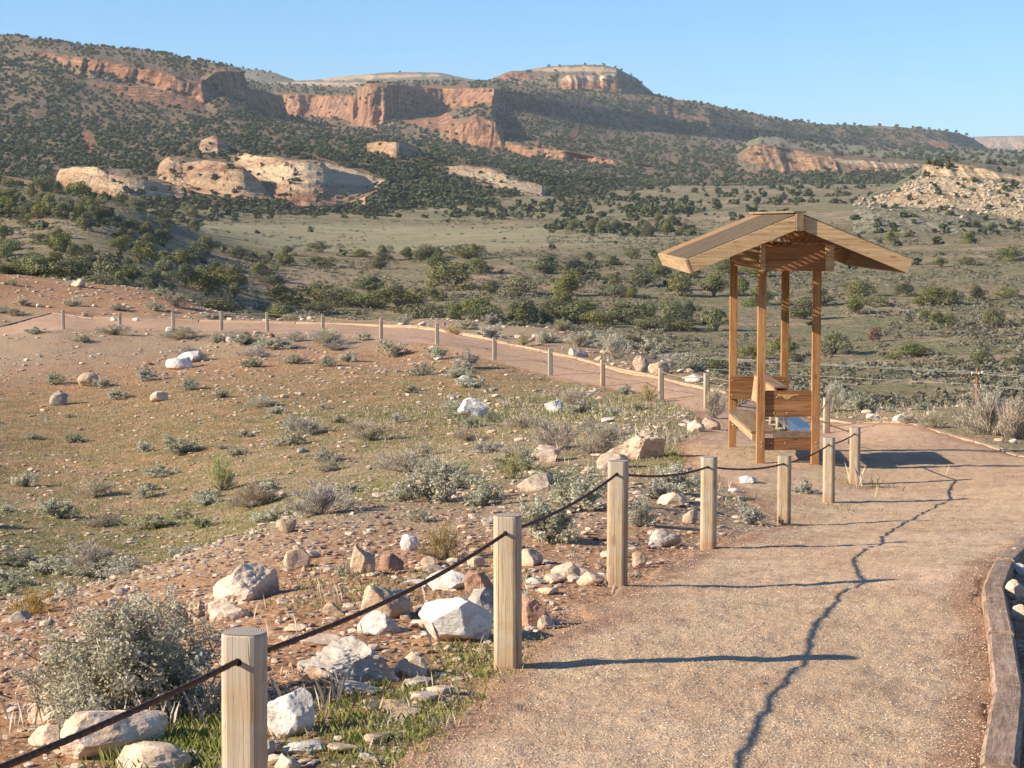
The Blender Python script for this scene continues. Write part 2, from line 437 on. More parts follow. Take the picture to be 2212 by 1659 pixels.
bare = np.clip(0.55 * blob(GX, GY, -95, 500, 60, 70) + blob(GX, GY, -72, 480, 26, 30) * 1.3 + 1.1 * blob(GX, GY, 110, 900, 30, 45) + blob(GX, GY, 10, 470, 18, 20) * 0.8, 0, 1) * sstep(0.35, 0.6, 0.5 + 0.5 * fbm(GX * 0.03, GY * 0.03, octv=4, seed=77) + 0.1)
ground = mesh_np("ground", np.stack([GX, GY, GZ], -1).reshape(-1, 3), gf, mat_ground(), smooth=True,
                 attrs={"valley": sstep(125, 185, RR + 20 * fbm(GX * .03, GY * .03, seed=8)).ravel(), "green": greenm.ravel(), "red": redm.ravel(), "field": field.ravel(), "bare": bare.ravel()})
tag(ground, kind="structure")
# path sheet: rises out of the ground along a soft edge
keep = (PM > 0.02)
kc = keep[:-1] | keep[1:]
kf = kc & np.roll(kc, -1, axis=1)
sel = kf.reshape(-1) & (np.repeat((rr[:-1] > 0.5) & (rr[:-1] < 140), na))
pf = gf.reshape(nr - 1, na, 4).reshape(-1, 4)[sel]
used, inv = np.unique(pf, return_inverse=True)
pz = GZ - 0.03 + 0.045 * sstep(0.0, 0.7, PM)
far = sstep(26, 45, RR)
path = mesh_np("path", np.stack([GX, GY, pz], -1).reshape(-1, 3)[used], inv.reshape(-1, 4), mat_path(), smooth=True, attrs={"far": far.ravel()[used], "edge": (1 - sstep(0.0, 0.55, SD)).ravel()[used]})
tag(path, kind="structure")
# ------------------------------------------------------------------ far hills, mesas and outcrops
def mat_hill():
    s = NT("mesa_rock_and_scrub"); g = s.geo()
    rock = s.attr("rock"); pale = s.attr("pale")
    warp = s.noise(g, 0.01, 4, 0.6)
    zz = s.n("SeparateXYZ", {'Vector': g}).outputs[2]
    st = s.n("CombineXYZ", {'X': s.math('MULTIPLY', warp, 2.0), 'Y': 0.0, 'Z': s.math('ADD', s.math('MULTIPLY', zz, 0.24), s.math('MULTIPLY', warp, 6.0))}).outputs[0]
    strata = s.noise(st, 1.0, 6, 0.7)
    vert = s.noise(s.mapv(g, (0.16, 0.16, 0.012)), 1.0, 6, 0.65)
    f = s.noise(g, 0.12, 7, 0.7)
    redr = s.ramp(strata, [(0.30, (0.31, 0.15, 0.08)), (0.45, (0.46, 0.245, 0.135)), (0.52, (0.36, 0.18, 0.10)), (0.60, (0.56, 0.34, 0.20)), (0.72, (0.40, 0.20, 0.115))])
    redr = s.mix(s.ramp(vert, [(0.43, 0.85), (0.53, 0.0)]), redr, (0.17, 0.08, 0.055))
    paler = s.ramp(strata, [(0.30, (0.48, 0.27, 0.14)), (0.42, (0.60, 0.41, 0.24)), (0.50, (0.70, 0.54, 0.345)), (0.58, (0.52, 0.31, 0.175)), (0.68, (0.72, 0.57, 0.375))])
    paler = s.mix(s.ramp(f, [(0.36, 0.25), (0.50, 0.0)]), paler, (0.36, 0.25, 0.16))
    rc = s.mix(pale, redr, paler)
    n2 = s.noise(g, 0.035, 6, 0.65)
    soil = s.ramp(f, [(0.32, (0.145, 0.115, 0.07)), (0.5, (0.235, 0.175, 0.11)), (0.68, (0.34, 0.24, 0.16))])
    soil = s.mix(s.math('MULTIPLY', s.ramp(n2, [(0.46, 0.0), (0.64, 1.0)]), 0.5), soil, (0.36, 0.23, 0.15))
    grey = s.ramp(f, [(0.34, (0.17, 0.16, 0.10)), (0.66, (0.38, 0.33, 0.24))])
    soil = s.mix(s.attr("grey"), soil, grey)
    scrub = s.n("TexVoronoi", {'Vector': g, 'Scale': 0.42}).outputs['Distance']
    soil = s.mix(s.math('MULTIPLY', s.ramp(scrub, [(0.18, 1.0), (0.34, 0.0)]), 0.75), soil, (0.075, 0.085, 0.04))
    c = s.mix(s.ramp(s.math('ADD', rock, s.math('MULTIPLY', s.math('SUBTRACT', f, 0.5), 0.9)), [(0.40, 0.0), (0.56, 1.0)]), soil, rc)
    s.col(c)
    h = s.math('ADD', s.math('MULTIPLY', strata, 1.0), s.math('ADD', s.math('MULTIPLY', vert, 1.2), f))
    s.bump(h, 0.9, 5.0)
    s.b.inputs['Roughness'].default_value = 1.0; s.b.inputs['Specular IOR Level'].default_value = 0.03
    return s.m
M_HILL = mat_hill()
TREE_SPOTS = []     # (x, y, z, size) of far woodland
SHEETS = {}

def sheet(name, rows, x0, x1, step=3.0, amp=12.0, wl=70.0, flute=None, rock=(), pale=(), grey=0.0, trees=0, tsize=(3.2, 5.5), tdens=None, seed=1, back=0.12, behind_drop=6, minsub=2, vstep=3.0, ramp_ends=None, tmask_rock=True, foot=True, palebase=0.0):
    cols = np.arange(x0, x1 + 0.1, step)
    R = []
    for r in rows:
        r = np.array(r, float)
        R.append((np.interp(cols, r[:, 0], r[:, 1]), np.interp(cols, r[:, 0], r[:, 2])))
    if foot:      # let the foot run into the valley floor
        gz = ground_base((cols - CX) / F * R[0][1], R[0][1]) - 6
        R[0] = (np.maximum(R[0][0], HOR - gz * F / R[0][1]), R[0][1])
    # extra row behind the skyline
    py, inv, rowid = [], [], []
    for i in range(len(R) - 1):
        gap = np.median(np.abs(R[i][0] - R[i + 1][0]))
        n = int(max(minsub, round(gap / vstep)))
        for k in range(n):
            t = k / n
            py.append(R[i][0] * (1 - t) + R[i + 1][0] * t)
            inv.append((1 / R[i][1]) * (1 - t) + (1 / R[i + 1][1]) * t)
            rowid.append(i + t)
    py.append(R[-1][0]); inv.append(1 / R[-1][1]); rowid.append(len(R) - 1)
    py = np.array(py); D = 1 / np.array(inv); rowid = np.array(rowid)[:, None] + 0 * py
    PXc = cols[None] + 0 * py
    X = (PXc - CX) / F * D; Z = (HOR - py) / F * D
    # gullies: run down the slope, so mostly functions of X
    gl = fbm(X / wl + 0.35 * fbm(X / wl, Z / wl, seed=seed + 5), Z / (wl * 3.5), octv=5, seed=seed, gain=0.55)
    gl = gl - 0.6 * np.abs(fbm(X / (wl * .55), Z / (wl * 2.2), octv=4, seed=seed + 40))
    rug = fbm(X / 9.0, Z / 9.0, D / 30.0, octv=3, seed=seed + 3)
    dD = amp * gl + amp * 0.10 * rug
    if flute is not None:
        for (poly, a, w) in flute:
            m = sstep(-2, 3, poly_sd(PXc, py, np.array(poly, float)))
            fl = np.abs(fbm(X / w + 0.2 * fbm(X / 30, Z / 30, seed=2), Z / (w * 9), octv=4, seed=seed + 60)) * 2.2 - 0.6
            dD = dD * (1 - 0.8 * m) + m * a * fl
            ledge = np.floor((Z + 3 * fbm(X / 60, Z * 0, seed=4)) / 7.0)
            dD = dD + m * 0.12 * a * hash01(ledge, ledge * 0, ledge * 0, 5)
    D2 = D + dD
    wob = 1.2 * fbm(PXc / 14.0, rowid * 1.7, octv=3, seed=seed + 70)
    py2 = py + wob * (np.arange(len(py))[:, None] < len(py) - 1)
    py2[-1] += 0.6 * fbm(cols / 9, cols * 0, octv=3, seed=seed)
    X = (PXc - CX) / F * D2; Z = (HOR - py2) / F * D2
    rk = np.zeros_like(X); pl = np.zeros_like(X); nz = 4 * fbm(PXc / 16, py / 8, octv=4, seed=seed + 9)
    for p in rock: rk = np.maximum(rk, sstep(-3.5, 3.5, poly_sd(PXc, py, np.array(p, float)) + nz))
    for p in pale: q = sstep(-3, 3, poly_sd(PXc, py, np.array(p, float)) + nz); pl = np.maximum(pl, q); rk = np.maximum(rk, q)
    pl = np.maximum(pl, palebase * rk * (0.75 + 0.6 * fbm(PXc / 30, py / 5, octv=3, seed=seed + 2)))
    nb = 3
    Xb, Db, Zb = [X], [D2], [Z]
    for k in range(1, nb + 1):
        d = D2[-1] * (1 + back * k / nb)
        Xb.append(((cols - CX) / F * d)[None]); Db.append(d[None]); Zb.append((Z[-1] - behind_drop * k)[None])
    X = np.concatenate(Xb); Dm = np.concatenate(Db); Z = np.concatenate(Zb)
    rk = np.concatenate([rk] + [rk[-1:] * 0] * nb); pl = np.concatenate([pl] + [pl[-1:] * 0] * nb)
    f = grid_faces(len(X), len(cols))
    ob = mesh_np(name, np.stack([X, Dm, Z], -1).reshape(-1, 3), f, M_HILL, smooth=False, attrs={"rock": rk.ravel(), "pale": pl.ravel(), "grey": np.full(rk.size, grey)})
    tag(ob, kind="structure")
    SHEETS[seed] = (PXc, py2, D2)
    if trees:
        # spread woodland over the sheet, thinned on bare rock
        nrow, ncol = py2.shape
        dpy = np.abs(np.gradient(py2, axis=0)) + 0.3
        w = dpy * (1 - 0.94 * np.clip(rk[:nrow], 0, 1) * (1 if tmask_rock else 0))
        cl = fbm(PXc / 26, py / 13, octv=4, seed=seed + 21)
        w = w * np.clip(0.9 + 1.3 * cl, 0.12, 2)
        if tdens is not None: w = w * tdens(PXc, py)
        w = w.ravel() / w.sum()
        idx = rng.choice(w.size, trees, p=w)
        ii, jj = np.unravel_index(idx, py2.shape)
        fr = rng.random(trees); i2 = np.minimum(ii + 1, nrow - 1)
        x, d, z = [A_[ii, jj] * (1 - fr) + A_[i2, jj] * fr for A_ in (X, Dm, Z)]
        x = x + rng.uniform(-.5, .5, trees) * step * d / F
        TREE_SPOTS.append(np.stack([x, d, z - 0.3, rng.uniform(tsize[0], tsize[1], trees)], -1))
    return ob

# far plateau on the right
sheet("hills", [[(1900, 330, 7000), (2400, 330, 7000)], [(1900, 312, 7300), (2090, 312, 7300), (2400, 310, 7300)], [(1900, 303, 7400), (2090, 299, 7400), (2212, 298, 7400), (2400, 296, 7400)], [(1900, 300, 7500), (2090, 297, 7500), (2212, 295, 7500), (2400, 293, 7500)]],
      1900, 2400, amp=60, wl=300, rock=[[(1900, 325), (1900, 299), (2400, 294), (2400, 318)]], palebase=0.45, grey=0.4, seed=3)
# pale plateau behind the cliffs, left of centre
sheet("hills", [[(480, 230, 3600), (1100, 230, 3600)], [(480, 196, 3800), (700, 192, 3750), (1100, 190, 3750)], [(480, 165, 4000), (560, 166, 4000), (640, 181, 4000), (700, 180, 4000), (800, 173, 4000), (950, 171, 4000), (1100, 182, 4000)],
                [(480, 150, 4100), (560, 155, 4100), (600, 162, 4100), (622, 170, 4100), (642, 178, 4100), (678, 177, 4100), (740, 169, 4100), (800, 164, 4100), (850, 160, 4100), (910, 160, 4100), (950, 161, 4100), (980, 167, 4100), (1010, 174, 4100), (1100, 182, 4100)]],
      480, 1100, amp=25, wl=160, rock=[], pale=[[(560, 183), (640, 180), (700, 180), (800, 182), (800, 190), (690, 189), (560, 190)], [(690, 172), (800, 165), (940, 164), (960, 168), (800, 176), (700, 179)]], grey=0.8, trees=900, tsize=(4.5, 8), seed=11,
      tdens=lambda x, y: np.where(x < 640, 1.6, np.where(y > 186, 2.0, 0.6)))
# right ridge behind (dark, with red cliff)
sheet("hills", [[(1650, 360, 3300), (2300, 360, 3300)], [(1650, 300, 3500), (1900, 318, 3500), (2040, 326, 3500), (2140, 335, 3500), (2300, 340, 3500)], [(1650, 285, 3600), (1880, 303, 3600), (1960, 300, 3600), (2040, 306, 3650), (2100, 320, 3750), (2140, 332, 3900), (2300, 338, 3900)],
                [(1650, 262, 3700), (1700, 264, 3700), (1760, 270, 3700), (1900, 274, 3700), (1970, 279, 3700), (2030, 284, 3700), (2065, 290, 3750), (2095, 301, 3800), (2118, 316, 3850), (2140, 330, 3900), (2300, 336, 3900)]],
      1650, 2300, amp=45, wl=170, rock=[[(1905, 318), (1915, 304), (1960, 300), (2005, 302), (2040, 312), (2050, 322), (1980, 325), (1930, 322)]], trees=1300, tsize=(5, 8.5), seed=5)
# butte
sheet("hills", [[(1030, 240, 2900), (1450, 250, 2900)], [(1030, 200, 3000), (1100, 188, 3000), (1210, 196, 2990), (1340, 198, 3000), (1400, 210, 3120), (1450, 225, 3200)], [(1030, 190, 3020), (1065, 176, 3020), (1160, 180, 3010), (1210, 180, 3000), (1335, 180, 3020), (1370, 190, 3100), (1405, 206, 3180), (1450, 220, 3250)],
                [(1030, 184, 3040), (1065, 175, 3030), (1105, 160, 3030), (1150, 163, 3030), (1210, 166, 3010), (1330, 166, 3030), (1362, 178, 3120), (1405, 205, 3200), (1450, 219, 3260)],
                [(1030, 183, 3100), (1065, 173, 3100), (1088, 163, 3090), (1105, 157, 3090), (1125, 158, 3090), (1150, 153, 3120), (1180, 149, 3140), (1210, 146, 3140), (1260, 144, 3140), (1300, 145, 3150), (1330, 151, 3160), (1352, 163, 3180), (1375, 174, 3200), (1388, 188, 3210), (1400, 196, 3220), (1412, 208, 3240), (1450, 219, 3280)]],
      1030, 1450, amp=14, wl=80, flute=[([(1200, 198), (1200, 165), (1345, 165), (1350, 198)], 16, 34)], rock=[[(1070, 176), (1100, 158), (1150, 166), (1158, 178)], [(1205, 198), (1210, 180), (1335, 180), (1345, 197)], [(1155, 190), (1210, 186), (1210, 194)]],
      pale=[[(1212, 178), (1220, 167), (1325, 165), (1335, 178)], [(1150, 155), (1160, 151), (1260, 147), (1330, 153), (1330, 160), (1180, 162)]], grey=0.3, trees=800, tsize=(3.5, 6), seed=7)
# middle mesa with the red cliffs, and the long ridge running down to the right
TOPC = [(480, 205, 2750), (590, 206, 2740), (600, 208, 2720), (690, 208, 2700), (700, 211, 2680), (775, 211, 2640), (783, 195, 2330), (790, 188, 2310), (803, 184, 2300), (830, 185, 2310), (845, 187, 2330), (870, 188, 2390), (900, 191, 2430), (950, 196, 2450), (1000, 195, 2430), (1045, 194, 2380),
        (1068, 196, 2360), (1085, 199, 2400), (1150, 206, 2470), (1200, 220, 2530), (1300, 236, 2640), (1380, 247, 2720), (1450, 255, 2790), (1500, 262, 2800), (1600, 276, 2850), (1700, 290, 2950), (1800, 300, 3050), (2000, 310, 3150)]
BASEC = [(480, 250, 2730), (625, 251, 2700), (700, 254, 2660), (758, 262, 2580), (765, 272, 2290), (800, 277, 2280), (832, 264, 2290), (860, 244, 2360), (900, 241, 2400), (950, 236, 2420), (1000, 232, 2400), (1045, 230, 2340), (1062, 224, 2330), (1080, 236, 2370), (1150, 240, 2430), (1250, 262, 2540), (1350, 280, 2650),
         (1450, 290, 2740), (1550, 300, 2790), (1700, 315, 2900), (1800, 322, 3000), (2000, 328, 3080)]
sheet("hills", [
    [(480, 430, 1350), (2000, 430, 1350)],
    [(480, 400, 1500), (800, 395, 1500), (1200, 400, 1480), (1600, 400, 1480), (2000, 385, 1600)],
    [(480, 330, 2150), (760, 315, 2100), (960, 306, 2020), (1000, 311, 2000), (1100, 326, 1960), (1140, 340, 1930), (1200, 352, 1900), (1300, 358, 1880), (1350, 366, 1850), (1500, 372, 1850), (1610, 366, 1950), (1800, 360, 2100), (2000, 355, 2200)],
    [(480, 325, 2165), (760, 310, 2115), (950, 298, 2050), (965, 288, 2035), (1010, 264, 2015), (1030, 252, 2010), (1070, 268, 1995), (1090, 306, 1985), (1130, 318, 1950), (1200, 325, 1920), (1280, 338, 1900), (1340, 350, 1880), (1500, 360, 1900), (1610, 350, 2000), (1800, 345, 2150), (2000, 345, 2230)],
    BASEC, TOPC,
    [(480, 195, 2900), (600, 192, 2900), (700, 195, 2850), (775, 200, 2800), (800, 183.5, 2450), (850, 185, 2500), (900, 186, 2560), (1000, 186, 2600), (1100, 190, 2600), (1200, 203, 2650), (1300, 213, 2750), (1410, 222, 2850), (1500, 232, 2900), (1600, 252, 2950), (1700, 268, 3050), (1760, 277, 3100), (2000, 295, 3250)],
    [(480, 182, 3200), (540, 180, 3200), (600, 186, 3200), (700, 190, 3200), (760, 195, 3100), (803, 183, 2600), (850, 182, 2750), (900, 181, 2850), (1000, 178, 2950), (1060, 180, 2980), (1100, 182, 2980), (1200, 196, 2990), (1300, 203, 3000), (1400, 209, 3050), (1450, 217, 3080), (1500, 223, 3100), (1560, 235, 3120), (1600, 243, 3140), (1650, 254, 3150), (1700, 263, 3160), (1760, 272, 3180), (2000, 290, 3350)]],
    480, 2000, step=2.5, vstep=2.6, amp=34, wl=110, seed=13, palebase=0.06,
    flute=[([(590, 253), (590, 205), (775, 208), (760, 262)], 14, 46), ([(758, 275), (783, 186), (860, 184), (858, 245), (830, 270), (800, 280)], 44, 62), ([(858, 244), (862, 187), (1068, 193), (1062, 226), (1000, 234), (900, 243)], 34, 60),
           ([(1085, 240), (1085, 199), (1200, 220), (1500, 262), (1500, 285), (1250, 262)], 16, 60), ([(955, 303), (1030, 250), (1075, 266), (1095, 312), (1340, 348), (1340, 362), (1140, 342)], 16, 34)],
    rock=[[(590, 253), (590, 205), (700, 209), (775, 209), (790, 186), (803, 183), (850, 186), (900, 191), (1068, 195), (1078, 226), (1100, 252), (1062, 232), (1045, 232), (1000, 236), (950, 240), (900, 246), (850, 252), (832, 270), (800, 279), (762, 272), (755, 262)],
          [(955, 303), (1010, 262), (1030, 251), (1075, 266), (1095, 314), (1130, 318), (1200, 325), (1340, 350), (1345, 362), (1300, 358), (1140, 341), (1000, 313)],
          [(1085, 204), (1150, 208), (1300, 238), (1380, 249), (1300, 246), (1180, 226), (1090, 218)], [(1385, 238), (1430, 235), (1480, 250), (1520, 262), (1480, 262), (1400, 250)], [(1215, 300), (1240, 282), (1250, 292), (1240, 302)], [(850, 252), (960, 245), (1000, 262), (980, 290), (900, 275)]],
    trees=9500, tsize=(3.0, 5.4), tdens=lambda x, y: np.where(y > 300, 1.0, 1.0) * np.where((x > 860) & (x < 1070) & (y > 235) & (y < 300), 0.35, 1.0) * np.where((x < 760) & (y > 250), 0.5, 1.0))
# tan hills between the ridge and the pink cliffs
sheet("hills", [[(1560, 400, 2000), (2400, 400, 2000)], [(1560, 352, 2150), (1700, 345, 2150), (2400, 352, 2150)], [(1560, 330, 2350), (1640, 314, 2350), (1800, 326, 2350), (2000, 336, 2350), (2400, 338, 2350)], [(1560, 325, 2500), (1600, 312, 2500), (1640, 296, 2500), (1680, 297, 2500), (1720, 304, 2500), (1800, 312, 2500), (1900, 320, 2520), (2000, 326, 2560), (2100, 327, 2600), (2212, 330, 2650), (2400, 332, 2650)]],
      1560, 2400, amp=22, wl=60, grey=1.0, trees=1500, tsize=(4, 6.5), seed=17, tdens=lambda x, y: np.where(y < 325, 0.5, 1.4))
# pink cliffs
sheet("hills", [[(1590, 395, 1780), (2020, 400, 1780)], [(1590, 352, 1830), (1612, 350, 1830), (1640, 356, 1820), (1660, 370, 1810), (1700, 385, 1800), (1800, 391, 1800), (1900, 396, 1800), (1960, 392, 1830), (2020, 392, 1850)],
                [(1590, 345, 1850), (1612, 330, 1850), (1640, 326, 1845), (1700, 338, 1850), (1760, 346, 1840), (1800, 350, 1835), (1880, 362, 1840), (1960, 366, 1860), (2020, 368, 1880)],
                [(1590, 340, 1860), (1606, 326, 1860), (1615, 318, 1860), (1640, 315, 1858), (1690, 321, 1862), (1740, 330, 1870), (1790, 340, 1860), (1820, 346, 1855), (1880, 350, 1858), (1960, 355, 1875), (2020, 358, 1890)],
                [(1590, 334, 1950), (1615, 316, 1930), (1640, 313.5, 1930), (1700, 320, 1950), (1780, 330, 1990), (1880, 340, 2000), (2020, 350, 2000)]],
      1590, 2020, step=2, vstep=2, amp=10, wl=40, flute=[([(1600, 350), (1612, 316), (1700, 321), (1800, 341), (2010, 357), (1990, 392), (1800, 391), (1700, 385), (1640, 356)], 9, 30)],
      rock=[[(1604, 352), (1606, 326), (1614, 318), (1640, 315), (1690, 321), (1740, 330), (1790, 341), (1880, 352), (2000, 358), (1990, 394), (1800, 393), (1700, 387), (1655, 370), (1640, 358)]], pale=[[(1800, 345), (1880, 350), (1990, 356), (1990, 366), (1880, 362), (1810, 354)]], trees=60, seed=19, palebase=0.32)
# left mesa
OUTP1 = np.array([(125, 362), (230, 362), (300, 382), (420, 404), (424, 432), (260, 440), (120, 412)], float)
OUTP2 = np.array([(343, 345), (370, 338), (490, 350), (560, 385), (604, 438), (430, 430), (340, 392)], float)
OUTP3 = np.array([(498, 332), (600, 342), (710, 350), (830, 392), (800, 446), (650, 458), (545, 415), (490, 355)], float)
OUTP4 = np.array([(945, 358), (1060, 362), (1185, 410), (1190, 436), (1060, 408), (950, 376)], float)
sheet("hills", [
    [(-420, 450, 850), (0, 450, 850), (400, 462, 860), (800, 460, 900), (1200, 450, 1100), (1450, 440, 1300)],
    [(-420, 405, 980), (0, 408, 980), (400, 430, 1000), (800, 440, 1010), (1200, 425, 1150), (1450, 415, 1350)],
    [(-420, 350, 1160), (0, 352, 1160), (350, 340, 1180), (600, 330, 1200), (900, 345, 1220), (1200, 385, 1280), (1450, 404, 1400)],
    [(-420, 240, 1560), (0, 245, 1560), (200, 262, 1560), (350, 268, 1580), (500, 262, 1620), (625, 275, 1700), (760, 298, 1620), (900, 325, 1500), (1200, 383, 1330), (1450, 402, 1450)],
    [(-420, 150, 1960), (0, 152, 1960), (100, 142, 1950), (200, 172, 1900), (300, 186, 1880), (400, 208, 1850), (450, 228, 1830), (480, 206, 1900), (500, 204, 1930), (535, 214, 1990), (580, 240, 2100), (627, 254, 2200), (700, 277, 1950), (760, 285, 1800), (900, 314, 1600), (1050, 350, 1480), (1200, 379, 1380), (1450, 399, 1500)],
    [(-420, 135, 1975), (0, 138, 1975), (90, 120, 1965), (150, 124, 1950), (200, 131, 1925), (300, 149, 1905), (375, 166, 1880), (440, 184, 1865), (470, 160, 1925), (500, 158, 1955), (531, 160, 2010), (540, 196, 2080), (580, 203, 2180), (612, 214, 2260), (627, 252, 2270), (700, 274, 1990), (760, 282, 1830), (900, 311, 1620), (1050, 347, 1500), (1200, 376, 1400), (1450, 396, 1520)],
    [(-420, 60, 2300), (-200, 70, 2300), (0, 83, 2280), (50, 84, 2270), (100, 90, 2260), (175, 101, 2250), (250, 108, 2230), (325, 115, 2200), (400, 127, 2150), (450, 138, 2120), (500, 146, 2080), (520, 149, 2060), (531, 157, 2030), (541, 194, 2100), (580, 201, 2200), (612, 212, 2280), (627, 250, 2290), (700, 272, 2020), (760, 280, 1860), (900, 309, 1640), (1050, 345, 1520), (1200, 374, 1420), (1450, 394, 1540)]],
    -420, 1450, step=2.6, vstep=2.8, amp=42, wl=120, seed=23, back=0.08,
    flute=[([(90, 120), (200, 131), (440, 184), (450, 225), (400, 206), (300, 184), (200, 168)], 14, 30), ([(470, 160), (531, 158), (541, 196), (612, 214), (627, 252), (580, 242), (535, 216), (500, 206), (476, 200)], 20, 60)],
    rock=[[(88, 118), (200, 130), (300, 148), (375, 164), (440, 182), (456, 215), (450, 238), (400, 210), (300, 178), (220, 163), (150, 143)], [(462, 158), (531, 156), (541, 194), (612, 212), (628, 253), (580, 246), (535, 220), (500, 206), (480, 200)],
          [(200, 182), (300, 190), (430, 215), (445, 242), (330, 230), (250, 205)], [(180, 270), (212, 300), (205, 340), (185, 310)]],
    pale=[[(500, 338), (700, 350), (850, 395), (780, 440), (600, 425), (520, 380)], [(950, 360), (1060, 366), (1180, 420), (1060, 405)], [(130, 372), (240, 385), (420, 405), (330, 425), (150, 400)]],
    trees=13000, tsize=(2.6, 4.8), tdens=lambda x, y: np.where(x > 640, 1.15, 1.0) * np.where((poly_sd(x, y, OUTP1) > 0) | (poly_sd(x, y, OUTP2) > 0) | (poly_sd(x, y, OUTP3) > 0) | (poly_sd(x, y, OUTP4) > 0), 0.12, 1.0) * np.where((y > 180) & (y < 262) & (x > 180) & (x < 470), 0.45, 1.0))
# knoll of pale rubble on the right
sheet("hills", [
    [(1840, 470, 700), (1950, 485, 690), (2050, 500, 680), (2212, 535, 640), (2500, 560, 600)],
    [(1840, 452, 760), (1900, 452, 755), (1960, 460, 750), (2050, 470, 745), (2140, 480, 740), (2212, 495, 730), (2500, 520, 700)],
    [(1840, 440, 800), (1880, 425, 800), (1930, 405, 810), (1990, 378, 830), (2050, 382, 820), (2120, 392, 810), (2212, 405, 800), (2500, 420, 790)],
    [(1840, 437, 806), (1880, 421, 806), (1930, 400, 816), (1985, 368, 836), (2000, 352, 840), (2060, 356, 834), (2120, 366, 826), (2160, 378, 820), (2212, 388, 815), (2500, 400, 800)],
    [(1840, 436, 830), (1880, 419, 830), (1930, 398, 840), (1983, 366, 850), (1998, 349, 860), (2040, 347, 880), (2100, 352, 890), (2150, 357, 900), (2212, 364, 900), (2500, 375, 900)]],
    1840, 2500, step=2.2, vstep=2.4, amp=9, wl=34, grey=1.0, seed=29,
    flute=[([(1990, 380), (2000, 349), (2160, 372), (2212, 388), (2212, 402), (2100, 388)], 4.5, 9)],
    pale=[[(1985, 378), (1996, 349), (2060, 354), (2120, 364), (2170, 378), (2300, 390), (2300, 398), (2160, 388), (2060, 384)], [(1885, 432), (1990, 380), (2212, 400), (2500, 415), (2500, 500), (2212, 478), (2080, 452), (1900, 446)]], trees=200, tsize=(2.0, 3.6), tmask_rock=False, tdens=lambda x, y: np.where(y < 362, 6.0, 1.0))

# pale and pink sandstone outcrops at the foot of the left mesa
def outcrop(top, bot, depth=22, bulge=14, seed=1, pale_frac=1.0, n=3):
    top = np.array(top, float); bot = np.array(bot, float)
    x0, x1 = max(top[0, 0], bot[0, 0]), min(top[-1, 0], bot[-1, 0])
    cols = np.arange(x0, x1 + 0.1, 2.0)
    pt = np.interp(cols, top[:, 0], top[:, 1]); pb = np.interp(cols, bot[:, 0], bot[:, 1])
    pb = np.maximum(pb, pt + 0.5)
    PXs, pys, Ds = SHEETS[23]
    # distance of the mesa foot under the outcrop's lower edge
    d0 = []
    for c, b in zip(cols, pb):
        j = int(np.clip(np.searchsorted(PXs[0], c), 0, PXs.shape[1] - 1))
        k = int(np.argmin(np.abs(pys[:, j] - b)))
        d0.append(Ds[k, j])
    k = np.ones(25) / 25
    d0 = np.convolve(np.pad(np.array(d0), 12, mode='edge'), k, mode='valid')
    nt = 16
    t = np.linspace(0, 1, nt)[:, None]
    py = pb + 4 + (pt - pb - 4) * t
    s_ = (cols - x0) / (x1 - x0)
    ends = np.sqrt(np.clip(1 - np.abs(2 * s_ - 1) ** 14, 0, 1))
    prof = np.clip(1 - t, 0, 1) ** 0.6
    terr = (np.floor(t * 5.0 + 1.2 * fbm(cols[None] / 60, t * 2, octv=2, seed=seed)) / 5.0)
    D = d0[None] - bulge * ends[None] * prof * 0.8 - 4 + depth * (0.75 * t + 0.25 * terr)
    X0 = (cols - CX) / F * d0
    XX = X0[None] + 0 * t; ZZ = (HOR - py) / F * d0[None]
    D = D + 5 * fbm(XX / 50, ZZ / 12, octv=3, seed=seed) + 2.0 * np.abs(fbm(XX / 60, ZZ / 1.8, octv=3, seed=seed + 3))
    py = py + (0.6 + 3.0 * t ** 2) * fbm(XX / 14 + seed, ZZ / 9, octv=4, seed=seed + 8)
    ntr = int((x1 - x0) * 0.05); jj = rng.integers(2, len(cols) - 2, ntr); tt = rng.beta(1.1, 1.1, ntr); kk = (tt * (nt - 1)).astype(int)
    TREE_SPOTS.append(np.stack([(cols[jj] - CX) / F * D[kk, jj], D[kk, jj], (HOR - py[kk, jj]) / F * D[kk, jj] - .3, rng.uniform(2.2, 4.6, ntr)], -1))
    X = (cols - CX) / F * D; Z = (HOR - py) / F * D
    for b in (1, 2):
        d = D[nt - 1] + 30 * b
        X = np.concatenate([X, ((cols - CX) / F * d)[None]]); D = np.concatenate([D, d[None]]); Z = np.concatenate([Z, (Z[nt - 1] - 5.0 * b)[None]])
    tl = np.concatenate([t, [[1]], [[1]]]) + 0 * X
    pl = np.clip(pale_frac + 0.9 * fbm(X / 60, Z / 3.0, octv=3, seed=seed + 5) - 0.55 * sstep(0.42, 0.2, tl) * (pale_frac > .6), 0, 1)
    ob = mesh_np("hills", np.stack([X, D, Z], -1).reshape(-1, 3), grid_faces(len(X), len(cols)), M_HILL, smooth=False,
                 attrs={"rock": np.full(X.size, 1.0), "pale": pl.ravel(), "grey": np.zeros(X.size)})
    tag(ob, kind="structure")

